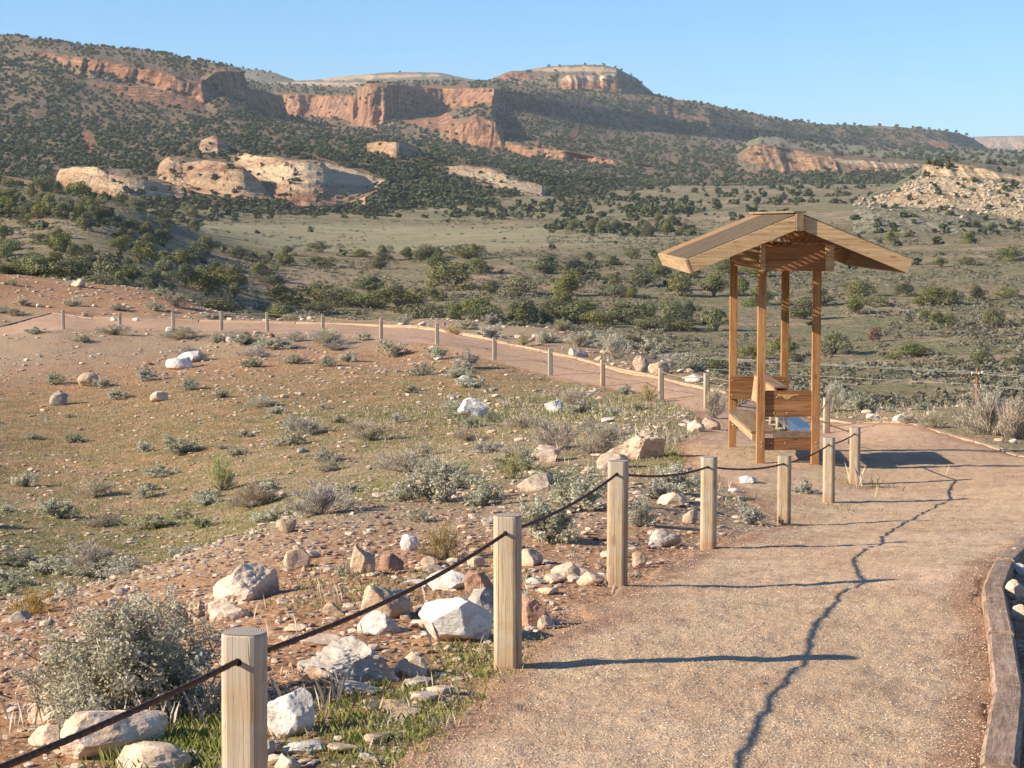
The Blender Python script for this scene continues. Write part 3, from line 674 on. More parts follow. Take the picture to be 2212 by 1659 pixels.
outcrop([(-300, 372), (0, 378), (60, 388), (110, 400), (125, 410)], [(-300, 400), (0, 402), (60, 410), (110, 418), (125, 416)], seed=1, pale_frac=0.55)
outcrop([(125, 385), (135, 364), (165, 360), (215, 364), (240, 378), (300, 385), (350, 398), (420, 407)], [(125, 398), (200, 410), (260, 424), (330, 429), (420, 422)], seed=2, pale_frac=0.7)
outcrop([(343, 372), (350, 352), (370, 341), (392, 349), (400, 354), (450, 346), (490, 352), (530, 362), (560, 388), (595, 418)], [(343, 382), (400, 402), (430, 412), (480, 421), (530, 426), (595, 426)], depth=34, bulge=24, seed=3, pale_frac=0.5)
outcrop([(434, 322), (440, 305), (465, 295), (490, 300), (502, 322)], [(434, 330), (465, 334), (502, 330)], depth=14, bulge=10, seed=4, pale_frac=0.25)
outcrop([(498, 338), (520, 332), (600, 344), (700, 352), (712, 366), (760, 376), (826, 392)], [(498, 350), (540, 380), (575, 405), (600, 426), (650, 442), (740, 440), (790, 424), (826, 400)], depth=80, bulge=8, seed=5, pale_frac=0.85)
outcrop([(795, 312), (820, 308), (880, 310), (920, 330)], [(795, 330), (860, 343), (920, 338)], depth=12, bulge=8, seed=6, pale_frac=0.2)
outcrop([(948, 364), (1000, 358), (1060, 365), (1110, 384), (1170, 400), (1185, 420)], [(948, 372), (1000, 386), (1060, 404), (1120, 422), (1185, 432)], depth=40, bulge=10, seed=7, pale_frac=0.95)
outcrop([(770, 432), (790, 424), (800, 440)], [(770, 446), (800, 448)], depth=6, bulge=4, seed=8, pale_frac=0.8)
# ------------------------------------------------------------------ plants
def mat_leaf(name, c1, c2, c3, scale=3.0, rnd=0.25, transl=0.15):
    s = NT(name); g = s.geo()
    n = s.noise(g, scale, 3, 0.6)
    c = s.ramp(n, [(0.3, c1), (0.5, c2), (0.7, c3)])
    hsv = s.n("HueSaturation", {'Color': c, 'Value': s.math('ADD', 1.0 - rnd, s.math('MULTIPLY', s.rnd(), 2 * rnd)), 'Hue': s.math('ADD', 0.475, s.math('MULTIPLY', s.math('FRACT', s.math('MULTIPLY', s.rnd(), 7.13)), 0.04)), 'Saturation': s.math('ADD', 0.72, s.math('MULTIPLY', s.math('FRACT', s.math('MULTIPLY', s.rnd(), 13.7)), 0.45))})
    s.set(s.b, 'Base Color', hsv.outputs[0])
    s.b.inputs['Roughness'].default_value = 0.85
    s.b.inputs['Specular IOR Level'].default_value = 0.15
    tr = s.n("BsdfTranslucent", {'Color': hsv.outputs[0]}); mx = s.n("MixShader", {0: transl})
    s.t.links.new(s.b.outputs[0], mx.inputs[1]); s.t.links.new(tr.outputs[0], mx.inputs[2]); s.t.links.new(mx.outputs[0], s.out.inputs[0])
    return s.m
def mat_twig(name, c1, c2):
    s = NT(name)
    s.col(s.ramp(s.noise(s.geo(), 30, 3), [(0.3, c1), (0.7, c2)])); return s.m
M_JUN = mat_leaf("juniper_foliage", (0.11, 0.115, 0.042), (0.185, 0.187, 0.070), (0.275, 0.265, 0.112), 0.8, 0.22)
M_JUNFAR = mat_leaf("far_juniper_foliage", (0.060, 0.068, 0.032), (0.095, 0.102, 0.046), (0.14, 0.142, 0.068), 0.05, 0.0)
M_TRUNK = mat_twig("juniper_bark", (0.12, 0.09, 0.07), (0.26, 0.21, 0.17))
M_DEADJ = mat_leaf("dead_juniper_foliage", (0.15, 0.085, 0.045), (0.22, 0.125, 0.065), (0.28, 0.17, 0.10), 0.8, 0.1)
M_SAGE = mat_leaf("silver_sage_leaves", (0.33, 0.31, 0.21), (0.51, 0.48, 0.35), (0.70, 0.66, 0.52), 9, 0.14, 0.32)
M_SAGE2 = mat_leaf("green_saltbush_leaves", (0.25, 0.25, 0.145), (0.40, 0.39, 0.25), (0.56, 0.54, 0.38), 9, 0.14, 0.3)
M_GREY = mat_leaf("grey_brush_twigs", (0.29, 0.245, 0.17), (0.45, 0.39, 0.28), (0.60, 0.53, 0.41), 9, 0.15)
M_RABBIT = mat_leaf("rabbitbrush_stems", (0.30, 0.23, 0.08), (0.43, 0.35, 0.13), (0.55, 0.46, 0.20), 9, 0.12)
M_LIME = mat_leaf("lime_brush_stems", (0.30, 0.32, 0.09), (0.42, 0.43, 0.15), (0.52, 0.52, 0.22), 9, 0.1)
M_TWIG = mat_twig("shrub_twigs", (0.20, 0.15, 0.11), (0.38, 0.31, 0.24))
M_GRASS = mat_leaf("green_grass", (0.12, 0.14, 0.04), (0.22, 0.23, 0.08), (0.38, 0.34, 0.17), 6, 0.0)
M_STRAW = mat_leaf("dry_grass", (0.34, 0.27, 0.15), (0.48, 0.39, 0.24), (0.58, 0.50, 0.34), 6, 0.0)

def leaf_quads(c, n_dir, size, aspect=1.6, r=rng, tri=False):
    """small faces centred at c (n,3), facing roughly n_dir, width size (n,)"""
    n = len(c)
    a = r.normal(size=(n, 3)); nd = n_dir / (np.linalg.norm(n_dir, axis=1)[:, None] + 1e-9)
    nd = nd + r.normal(size=(n, 3)) * 0.55; nd /= np.linalg.norm(nd, axis=1)[:, None]
    u = np.cross(nd, a); u /= np.linalg.norm(u, axis=1)[:, None] + 1e-9
    w = np.cross(nd, u)
    sz = np.broadcast_to(size, (n,))[:, None]
    if tri:
        v = np.stack([c - u * sz * .5, c + u * sz * .5, c + w * sz * aspect], 1)
        return v.reshape(-1, 3), np.arange(n * 3).reshape(-1, 3)
    v = np.stack([c - w * sz * aspect * .5, c + u * sz * .5, c + w * sz * aspect * .5, c - u * sz * .5], 1)
    return v.reshape(-1, 3), np.arange(n * 4).reshape(-1, 4)

def crown_points(r, n, lobes=9, squat=0.85, w=1.0):
    """points and outward directions spread over the shells of overlapping leaf clumps, unit-size crown standing on z = 0"""
    cs = []; 
    for i in range(lobes):
        a = r.uniform(0, 2 * pi); q = r.uniform(0.0, 0.42)
        cs.append((cos(a) * q * w * 1.15, sin(a) * q * w * 1.15, r.uniform(0.20, 0.78) - q * 0.5, r.uniform(0.11, 0.27)))
    cs.append((0, 0, 0.42, 0.28))
    cs = np.array(cs); wts = cs[:, 3] ** 2; k = r.choice(len(cs), n, p=wts / wts.sum())
    d = r.normal(size=(n, 3)); d /= np.linalg.norm(d, axis=1)[:, None]
    rad = cs[k, 3] * (0.72 + 0.36 * r.random(n)) * (1 + 0.22 * fbm(d[:, 0] * 3 + k, d[:, 1] * 3, d[:, 2] * 3, octv=2, seed=5))
    p = cs[k, :3] + d * rad[:, None] * np.array([1, 1, squat])
    ok = p[:, 2] > 0.01
    return p[ok], d[ok]

def juniper_vf(seed, n=1500, size=0.045, lobes=9, w=1.0):
    r = np.random.default_rng(seed)
    p, d = crown_points(r, n, lobes, w=w)
    return leaf_quads(p, d, size * r.uniform(.6, 1.4, len(p)), 1.5, r)
def trunk_vf(seed):
    r = np.random.default_rng(seed); parts = []
    for k in range(4):
        a = r.uniform(0, 2 * pi); t = np.linspace(0, 1, 5)
        b = r.uniform(0.08, 0.26); h = r.uniform(0.35, 0.6)
        pts = np.stack([cos(a) * b * t + 0.02 * np.sin(t * 5), sin(a) * b * t, h * t - 0.04], -1)
        parts.append(tube_vf(pts, 0.035 * (1 - 0.75 * t), 5))
    return join(parts)

JUN = []
for k in range(7):
    v, f = juniper_vf(100 + k, 2800, 0.033, [9, 7, 12, 6, 10, 8, 14][k], [1, .85, 1.15, .8, 1.05, .95, 1.3][k])
    cr = mesh_np("crown", v, f, M_JUN, link=False).data
    tv, tf = trunk_vf(200 + k)
    tr = mesh_np("trunk", tv, tf, M_TRUNK, link=False).data
    JUN.append((cr, tr))
dv, df = juniper_vf(300, 1600, 0.05, 8); DEAD = mesh_np("crown", dv, df, M_DEADJ, link=False).data

def add_juniper(x, y, z, w, h, k, label, group="junipers on the valley floor", dead=False):
    e = empty("juniper_tree", (x, y, z), random.uniform(0, 6.28))
    q_ = random.uniform(.82, 1.2); e.scale = (w * q_, w / q_, h * random.uniform(.8, 1.15))
    tag(e, label, "tree", group)
    for nm, me in (("crown", DEAD if dead else JUN[k][0]), ("trunk", JUN[k][1])):
        o = bpy.data.objects.new(nm, me); COL.objects.link(o); o.parent = e
    return e

# junipers that can be told apart in the photograph: px, base y, width px, height px
HEROJ = [(905, 697, 80, 62), (1035, 690, 92, 62), (1135, 700, 95, 60), (1240, 700, 85, 55), (1120, 640, 80, 55), (985, 625, 95, 65), (1225, 640, 70, 62), (1290, 705, 60, 45), (1345, 700, 90, 70), (1400, 712, 70, 42), (1470, 715, 70, 42),
         (1445, 710, 50, 52), (1365, 760, 82, 44), (1545, 715, 60, 60), (1530, 805, 70, 45), (1640, 660, 60, 60), (1735, 690, 70, 60), (1775, 660, 50, 50), (1700, 770, 60, 60),
         (1800, 765, 75, 62), (1960, 640, 40, 38), (2010, 660, 75, 52), (2055, 660, 45, 40), (2170, 645, 50, 36), (2112, 650, 40, 40), (1895, 660, 45, 38), (1962, 772, 78, 48), (2118, 785, 62, 40), (2190, 792, 55, 26), (1850, 640, 70, 50), (2060, 500, 26, 20), (2085, 572, 34, 24), (1960, 512, 34, 18), (1995, 478, 24, 14),
         (75, 612, 80, 50), (150, 618, 95, 62), (230, 605, 80, 60), (40, 590, 70, 50), (330, 625, 66, 52), (285, 610, 60, 50), (400, 620, 60, 52), (450, 632, 100, 58), (505, 620, 70, 55), (595, 622, 60, 42), (610, 660, 75, 60), (690, 655, 70, 50), (740, 660, 95, 58), (790, 665, 80, 56), (860, 670, 100, 62), (800, 635, 90, 50),
         (470, 676, 110, 40), (605, 688, 82, 38), (688, 678, 64, 30), (560, 600, 60, 40), (160, 560, 50, 42), (275, 500, 40, 26), (350, 525, 40, 30), (260, 545, 46, 40), (520, 558, 52, 34), (560, 566, 40, 28), (610, 572, 44, 30), (690, 545, 44, 26), (690, 578, 48, 38), (775, 556, 46, 26), (825, 562, 38, 40), (880, 562, 36, 34), (820, 582, 46, 30), (940, 582, 60, 42), (1035, 590, 60, 52),
         (585, 690, 60, 20), (930, 560, 70, 36), (1010, 560, 66, 36), (1180, 592, 70, 50), (1245, 605, 66, 60), (1320, 572, 50, 24), (1380, 582, 24, 18), (1390, 620, 60, 44), (1470, 640, 70, 56), (1540, 640, 64, 56), (1600, 640, 50, 46), (1430, 600, 60, 50), (1330, 640, 60, 40), (1630, 600, 50, 36), (1560, 590, 50, 36), (1500, 600, 40, 30),
         (30, 540, 50, 34), (90, 525, 44, 30), (200, 585, 70, 46), (20, 610, 60, 40), (-30, 620, 70, 50), (120, 575, 60, 40)]
SKIPJ = []
nj = 0; JPOS = []
for (px, by, w, h) in HEROJ:
    p = ground_hit(px, by, 130)
    if p is None or p[1] < 120: p = P(px, by, 400); 
    D = p[1]; wm = w * D / F; hm = h * D / F
    k = random.randrange(7)
    dead = False
    JPOS.append((p[0], p[1], p[2], wm * 1.22, hm * 1.0, k, w))
# further junipers over the valley floor, thinning into sage flats
def vdens(px, py):
    b = 0.10
    b = b + 1.0 * ((py > 556) & (py < 640) & (px < 480))
    b = b + 1.6 * np.exp(-((py - 665) / 36.0) ** 2) * (px > 500) * (px < 1560)
    b = b + 0.35 * np.exp(-((py - 600) / 40.0) ** 2) * (px > 880) * (px < 1700)
    b = b + 0.25 * ((py > 440) & (py < 560) & (px < 430))
    b = b + 0.9 * ((py > 428) & (py < 474) & (px < 1500)) + 0.8 * ((py > 455) & (py < 512) & (px > 950) & (px < 1500)) + 0.45 * ((py < 470) & (px >= 1500) & (px < 1900))
    b = np.where((py > 482) & (py < 545) & (px > 430) & (px < 1180), 0.01, b)
    b = np.where((py > 705) & (px > 0), 0.015, b)
    b = np.where((py > 480) & (px > 1500), 0.10, b)
    return b
N = 60000
az = rng.uniform(-0.33, 0.33, N); r_ = np.exp(rng.uniform(np.log(230), np.log(1500), N))
x, y = r_ * np.sin(az), r_ * np.cos(az)
z = ground_z(x, y)
px, py = to_px(x, y, z)
cl = np.clip(0.55 + 1.8 * fbm(x / 38, y / 60, octv=3, seed=51), 0, 2)
pr = vdens(px, py) * cl * np.clip((r_ / 500) ** 1.1, .3, 3) * 0.11
sel = rng.random(N) < pr
x, y, z = x[sel], y[sel], z[sel]; px = px[sel]; py = py[sel]
keepj = np.ones(len(x), bool)
hx = np.array([j[0] for j in JPOS]); hy = np.array([j[1] for j in JPOS])
for i in range(len(x)):
    if y[i] < 450 and np.any(np.hypot(hx - x[i], (hy - y[i]) * .35) < 3.0): keepj[i] = False
x, y, z = x[keepj], y[keepj], z[keepj]
print("valley junipers", len(x))
hgt = np.exp(rng.uniform(np.log(1.6), np.log(6.0), len(x))) * (0.8 + 0.35 * rng.random(len(x)))
inview = (np.abs(px[keepj] - 1106) < 1150)
order = np.argsort(-(hgt / y) * inview)
ni = 296 - len(JPOS)
near = order[:ni]; rest = order[ni:]
def where_words(px, py):
    a = "left" if px < 480 else "middle" if px < 1350 else "right"
    return a
for (X, Y, Z, w, h, k, wp) in JPOS:
    px_, py_ = to_px(X, Y, Z)
    if px_ < 430 and py_ < 700: lab, gr = "dark green juniper standing on the shaded slope beyond the far end of the path", "junipers on the slope beyond the far end of the path"
    elif py_ > 700 and px_ > 1500: lab, gr = "rounded green juniper alone on the sage flat beyond the shelter", "single junipers on the sage flat beyond the shelter"
    elif px_ > 1500: lab, gr = "bushy green juniper in the loose row behind the shelter posts", "junipers behind the shelter"
    elif py_ < 600: lab, gr = "small round juniper beside the faint dirt track across the valley", "junipers beside the dirt track"
    else: lab, gr = "broad green juniper in the thick belt behind the far fence", "junipers in the belt behind the far fence"
    e_ = add_juniper(X, Y, Z - 0.1, w, h, k, lab, gr)
    sz_ = 'large' if wp >= 84 else 'small' if wp < 52 else 'mid-sized'
    AUTO.append((e_, sz_ + ' juniper', sz_ + ' junipers', px_, py_ - 20))
pd = ground_hit(1886, 738, 150)
dj = add_juniper(pd[0], pd[1], pd[2], 2.2, 3.6, 0, "dead rust-brown juniper on the sage flat behind the shelter", None, dead=True)
for i in near:
    k = random.randrange(7); s_ = hgt[i]
    px_, py_ = to_px(x[i], y[i], z[i])
    if py_ > 545: lab, gr = "juniper scattered among the larger ones on the valley floor", "smaller junipers scattered over the valley floor"
    else: lab, gr = "distant juniper dotting the sage plain below the cliffs", "junipers dotting the plain below the cliffs"
    e_ = add_juniper(x[i], y[i], z[i] - 0.1, s_ * random.uniform(1.0, 1.35), s_, k, lab, gr)
    sz_ = 'tall' if s_ * F / y[i] > 38 else 'low' if s_ * F / y[i] < 26 else 'middling'
    AUTO.append((e_, sz_ + ' juniper bush', sz_ + ' juniper bushes', px_, py_ - 15))
TREE_SPOTS.append(np.stack([x[rest], y[rest], z[rest] - .2, hgt[rest]], -1))

# woodland on the mesas and far valley: leaf clumps for every tree, one mass
ts = np.concatenate(TREE_SPOTS)
FARV = []
for k in range(6):
    r = np.random.default_rng(400 + k)
    p, d = crown_points(r, 46, 5)
    p = p * 0.92
    v, f = leaf_quads(p, d, 0.27 * r.uniform(.7, 1.3, len(p)), 1.3, r)
    FARV.append((v, f))
def merge(variants, pos, size, rot, which, squash=None):
    vs, fs, o = [], [], 0
    for k, (v, f) in enumerate(variants):
        m = which == k
        if not m.any(): continue
        c, s_ = np.cos(rot[m])[:, None], np.sin(rot[m])[:, None]
        S = size[m] if size.ndim == 2 else np.repeat(size[m][:, None], 3, 1)
        X = v[None, :, 0] * S[:, 0:1]; Y = v[None, :, 1] * S[:, 1:2]; Z_ = v[None, :, 2] * S[:, 2:3]
        vv = np.stack([X * c - Y * s_ + pos[m, 0:1], X * s_ + Y * c + pos[m, 1:2], Z_ + pos[m, 2:3]], -1)
        n = m.sum()
        fl = f if not isinstance(f, list) else f[0]
        ff = fl[None] + (np.arange(n) * len(v))[:, None, None] + o
        vs.append(vv.reshape(-1, 3)); fs.append(ff.reshape(-1, fl.shape[1])); o += n * len(v)
    return np.concatenate(vs), np.concatenate(fs)
print("far trees", len(ts))
w_ = ts[:, 3] * rng.uniform(0.95, 1.5, len(ts))
v, f = merge(FARV, ts[:, :3], np.stack([w_, w_, ts[:, 3] * 1.0], -1), rng.uniform(0, 6.28, len(ts)), rng.integers(0, 6, len(ts)))
tag(mesh_np("juniper_woodland", v, f, M_JUNFAR), kind="stuff")

# low sagebrush over the valley floor, one mass
N = 60000
az = rng.uniform(-0.33, 0.33, N); r_ = np.exp(rng.uniform(np.log(150), np.log(900), N))
x, y = r_ * np.sin(az), r_ * np.cos(az)
den = np.clip(0.45 + 1.3 * fbm(x / 22, y / 45, octv=4, seed=61), 0.02, 1)
m = rng.random(N) < den; x, y = x[m], y[m]
z = ground_z(x, y)
px, py = to_px(x, y, z); m = ~((py > 486) & (py < 530) & (px > 430) & (px < 1180) & (rng.random(len(x)) < .85)); x, y, z = x[m], y[m], z[m]
SB = []
for k in range(4):
    r = np.random.default_rng(500 + k)
    d = r.normal(size=(26, 3)); d[:, 2] = np.abs(d[:, 2]) * .8; d /= np.linalg.norm(d, axis=1)[:, None]
    SB.append(leaf_quads(d * r.uniform(.3, .55, (26, 1)), d, 0.20 * r.uniform(.7, 1.3, 26), 1.5, r))
sz = np.exp(rng.uniform(np.log(.45), np.log(2.1), len(x)))
M_VS = mat_leaf("valley_sage", (0.11, 0.11, 0.055), (0.19, 0.18, 0.10), (0.30, 0.275, 0.18), 0.25, 0.0)
v, f = merge(SB, np.stack([x, y, z], -1), np.stack([sz, sz, sz * .8], -1), rng.uniform(0, 6, len(x)), rng.integers(0, 4, len(x)))
tag(mesh_np("sagebrush_cover", v, f, M_VS), kind="stuff")

# ---- shrubs on the near slope
def shrub_meshes(kind, seed, n, leaf, near=False):
    """unit shrub: about 1 wide, 0.6 high; returns leaf mesh and twig mesh"""
    r = np.random.default_rng(seed)
    nst = 60 if near else 26
    parts = []; tips = []
    for i in range(nst):
        a = r.uniform(0, 2 * pi); lean = r.uniform(0.02, 1.0) ** 0.55
        L = r.uniform(0.65, 1.0) * (1.0 if kind != 'grey' else 1.1)
        tx, ty, tz = cos(a) * lean * 0.5 * L, sin(a) * lean * 0.5 * L, (0.60 - 0.44 * lean ** 1.6) * L
        t = np.linspace(0, 1, 5)
        pts = np.stack([tx * t ** 1.3 + 0.015 * np.sin(6 * t + i), ty * t ** 1.3, tz * t ** 0.85 - 0.02], -1)
        parts.append(tube_vf(pts, (0.007 if near else 0.011) * (1.15 - t), 3))
        tips.append(pts)
        for b in range(3 if near else 1):
            q = pts[r.integers(2, 5)]; e = q + np.array([r.normal() * .1, r.normal() * .1, abs(r.normal()) * .09])
            bp = q + (e - q) * t[:, None]
            parts.append(tube_vf(bp, 0.004 * (1.15 - t), 3)); tips.append(bp)
    twv, twf = join(parts)
    k = r.integers(0, len(tips), n); u = np.clip(r.beta(2.6, 1.3, n) * 4, 0, 3.999); i0 = u.astype(int)
    tp = np.array(tips); c = tp[k, i0] + (tp[k, i0 + 1] - tp[k, i0]) * (u - i0)[:, None]
    c = c + r.normal(size=(n, 3)) * (0.022 if kind != 'grey' else 0.03)
    c[:, 2] = np.maximum(c[:, 2], 0.0)
    if kind in ('sage', 'salt'):
        d = c - np.array([0, 0, 0.1]); lv, lf = leaf_quads(c, d + r.normal(size=c.shape) * .3, leaf * r.uniform(.6, 1.4, n), 1.9, r)
    else:      # fine upright stems
        d = np.stack([c[:, 0] * 1.0, c[:, 1] * 1.0, np.full(n, 0.5)], -1) + r.normal(size=(n, 3)) * .16
        d /= np.linalg.norm(d, axis=1)[:, None]
        ln = leaf * r.uniform(3, 9, n)[:, None]
        s_ = np.cross(d, r.normal(size=(n, 3))); s_ /= np.linalg.norm(s_, axis=1)[:, None]
        wd = leaf * 0.30
        v = np.stack([c - s_ * wd, c + s_ * wd, c + d * ln], 1).reshape(-1, 3)
        lv, lf = v, np.arange(n * 3).reshape(-1, 3)
    return (lv, lf), (twv, twf)
SHR = {}
for kind, mat, n, leaf in (('sage', M_SAGE, 3000, 0.021), ('salt', M_SAGE2, 2800, 0.021), ('grey', M_GREY, 3000, 0.015), ('rabbit', M_RABBIT, 2200, 0.013), ('lime', M_LIME, 1600, 0.015)):
    SHR[kind] = []
    for k in range(3):
        (lv, lf), (tv, tf) = shrub_meshes(kind, 600 + k * 7 + len(kind), n, leaf)
        SHR[kind].append((mesh_np("foliage", lv, lf, mat, link=False).data, mesh_np("stems", tv, tf, M_TWIG, link=False).data))
(lv, lf), (tv, tf) = shrub_meshes('sage', 777, 32000, 0.0092, True)
SHR['big'] = [(mesh_np("foliage", lv, lf, M_SAGE, link=False).data, mesh_np("stems", tv, tf, M_TWIG, link=False).data)]
NSH = 0
CATN = {'sage': 'sagebrush', 'salt': 'saltbush', 'grey': 'dry_brush', 'rabbit': 'rabbitbrush', 'lime': 'green_brush', 'big': 'sagebrush'}
SHR_AT = []
def add_shrub(p, w, h, kind, label, group=None, k=None):
    e = empty(CATN[kind], tuple(p), random.uniform(0, 6.28))
    e.scale = (w, w, h / 0.6)
    tag(e, label, "shrub", group)
    fo, st = SHR[kind][k if k is not None else random.randrange(len(SHR[kind]))]
    for nm, me in (("foliage", fo), ("stems", st)):
        o = bpy.data.objects.new(nm, me); COL.objects.link(o); o.parent = e
    SHR_AT.append((p[0], p[1], w))
    return e
HSHR = [  # px, base y, w px, h px, kind, label
 (262, 1572, 470, 292, 'big', "large silvery sagebrush with dry grass around it, left of the nearest post"),
 (1180, 1175, 190, 120, 'sage', "silver sage clump directly behind the cable between the second and third posts, higher one"),
 (1255, 1105, 200, 100, 'sage', "wide silver sage left of the third post"),
 (940, 1085, 190, 95, 'sage', "wide grey-green sage clump uphill from the golden rabbitbrush"),
 (1050, 1095, 100, 62, 'salt', "green-grey bush between two silver sage clumps, above the second post"),
 (868, 1085, 80, 50, 'sage', "small sage at the left end of the row above the golden rabbitbrush"),
 (695, 1112, 150, 72, 'grey', "grey leafless brush on the edge of the rubble shoulder"),
 (1205, 972, 120, 58, 'grey', "grey leafless brush beside the pale rock shelf, left one of two"),
 (1292, 985, 90, 60, 'grey', "grey leafless brush beside the pale rock shelf, right one of two"),
 (962, 1210, 130, 95, 'rabbit', "golden rabbitbrush beside a bright white stone"),
 (1108, 1035, 66, 62, 'rabbit', "yellowish rabbitbrush between the sage clumps and the pale rocks"),
 (475, 1062, 84, 80, 'lime', "lime green bush alone on the grassy slope"),
 (430, 1142, 78, 36, 'salt', "low grey-green bush above the bright green grass"),
 (905, 1130, 70, 38, 'sage', "small sage just above the golden rabbitbrush"),
 (745, 1245, 64, 42, 'sage', "small silver sage beside the upright tan stone"),
 (1385, 1140, 80, 72, 'sage', "silver sage just right of the third post"),
 (1425, 1080, 100, 56, 'sage', "grey sage between the third and fourth posts, farther one"),
 (1620, 1132, 66, 58, 'sage', "bright silver sage between the fourth and fifth posts"),
 (1741, 1068, 66, 38, 'sage', "silver sage with green grass at its foot, between the fifth and sixth posts"),
 (1545, 905, 60, 62, 'grey', "grey dry brush at the left side of the shelter bench"),
 (1590, 880, 60, 50, 'grey', "grey dry brush seen through the far posts of the shelter"),
 (845, 770, 90, 40, 'sage', "grey sage beside the path under the seventh far post"),
 (640, 738, 60, 22, 'grey', "low grey brush on the near edge of the far path, left one"), (700, 745, 110, 32, 'grey', "wide low grey brush on the near edge of the far path, under the middle posts"),
 (632, 786, 62, 24, 'salt', "small green-grey cushion bush on the bare red slope, left of a pair"), (753, 782, 56, 26, 'sage', "rounded sage on the bare red slope"), (708, 792, 60, 24, 'salt', "green-grey bush beside the rounded sage on the red slope"),
 (940, 778, 72, 36, 'sage', "grey sage under the eighth far post"), (1008, 798, 70, 48, 'sage', "silver-white sage beside the path where the fence bends"), (912, 812, 78, 30, 'salt', "pair-topped green-grey bush below the bend of the path"), (985, 818, 70, 30, 'sage', "low sage among stones below the bend of the path"),
 (700, 1000, 70, 36, 'sage', "sage with a dark shaded side on the middle of the grassy slope"), (632, 915, 64, 24, 'sage', "small sage with a dark shaded side above the middle of the slope"),
 (480, 860, 44, 22, 'salt', "small round bush below the long white stone"), (310, 978, 50, 30, 'sage', "pale grey sage on the left part of the slope"), (200, 1075, 90, 40, 'grey', "grey-brown brush on the lower left of the slope"), (115, 1112, 60, 30, 'sage', "small sage at the lower left of the slope"),
 (890, 850, 50, 24, 'salt', "small green bush left of the large split boulder"), (1020, 925, 54, 34, 'salt', "green-grey bush right at the foot of the large split boulder"), (510, 985, 60, 26, 'sage', "sage above the lime green bush"),
 (1130, 748, 62, 30, 'rabbit', "golden rabbitbrush beyond the path timbers"), (1060, 730, 70, 36, 'sage', "silver sage beyond the path timbers where the fence bends"), (1010, 712, 60, 26, 'sage', "silver sage on the skyline of the knoll beyond the far path"), (980, 722, 50, 18, 'rabbit', "low golden bush beyond the path timbers"),
 (1330, 775, 84, 52, 'grey', "grey bush beyond the timbers above the orange rocks"), (1405, 770, 90, 44, 'sage', "wide pale sage beyond the timbers above the orange rocks"), (1180, 742, 70, 30, 'sage', "low sage beyond the timbers left of the orange rocks"), (1250, 750, 60, 34, 'grey', "small grey bush beyond the timbers left of the orange rocks"), (1500, 800, 90, 42, 'salt', "green-grey bush beyond the timbers near the shelter"), (1440, 800, 60, 26, 'grey', "low grey brush between the orange rocks and the shelter"),
 (1355, 852, 50, 26, 'salt', "green bush under the far posts nearest the shelter, left one"), (1400, 868, 62, 36, 'rabbit', "yellow-green bush at the foot of a far post near the shelter"), (1240, 875, 70, 38, 'grey', "grey grassy brush on the slope right of the large split boulder"),
 (1806, 888, 62, 62, 'grey', "tall grey brush on the far side of the path, right behind the shelter"), (1862, 893, 76, 50, 'salt', "dense green-grey saltbush on the far edge of the path right of the shelter"),
 (2150, 942, 150, 100, 'grey', "big dark grey bare bush casting a deep shadow at the right end of the path"), (2200, 950, 110, 82, 'grey', "dark grey bare bush at the far right edge"),
 (2020, 925, 70, 34, 'grey', "low grey grassy bush between the white stones and the big dark bush"), (1965, 915, 44, 22, 'grey', "small grassy bush beside the white stones on the far edge"),
 (375, 665, 80, 34, 'grey', "grey brush crowning the end of the red rise beyond the far path"), (330, 672, 56, 22, 'sage', "small sage on the red rise behind the far fence"), (255, 672, 56, 18, 'salt', "low green bush on the red rise behind the far fence"), (155, 662, 50, 26, 'sage', "sage on the red rise above the left end of the fence"), (45, 662, 50, 22, 'sage', "sage on the red rise at the far left"),
 (75, 722, 70, 18, 'salt', "low bush on the near edge of the far path at the left end"), (245, 725, 80, 22, 'grey', "low grey bush on the near edge between two left posts"), (390, 735, 90, 26, 'grey', "wide grey bush on the near edge of the path below the third left post"), (530, 745, 100, 30, 'salt', "green-grey bush below the white stone on the path edge"), (600, 755, 120, 26, 'sage', "long low sage patch below the middle posts"), (540, 795, 60, 28, 'salt', "round bush beside the long white stone"),
]
for (px, by, w, h, kind, lab) in HSHR:
    p = ground_hit(px, by)
    if p is None: continue
    D = p[1]; wm = w * D / F
    p = p + np.array([0, wm * 0.2, 0])
    p[2] = float(ground_z(np.array([p[0]]), np.array([p[1]]))[0]) - 0.02
    add_shrub(p, wm * 1.2, h * D / F * 1.08, kind, lab)
N = 1500; cnt = 0
az = rng.uniform(-0.29, 0.29, N); r_ = np.exp(rng.uniform(np.log(13), np.log(150), N)); x, y = r_ * np.sin(az), r_ * np.cos(az)
sdp = poly_sd(x, y, PATH); z = ground_z(x, y); px, py = to_px(x, y, z)
red_ = blob(x, y, -6, 66, 9, 9) + blob(x, y, -5, 14, 5, 5)
EXTRA_SH = []
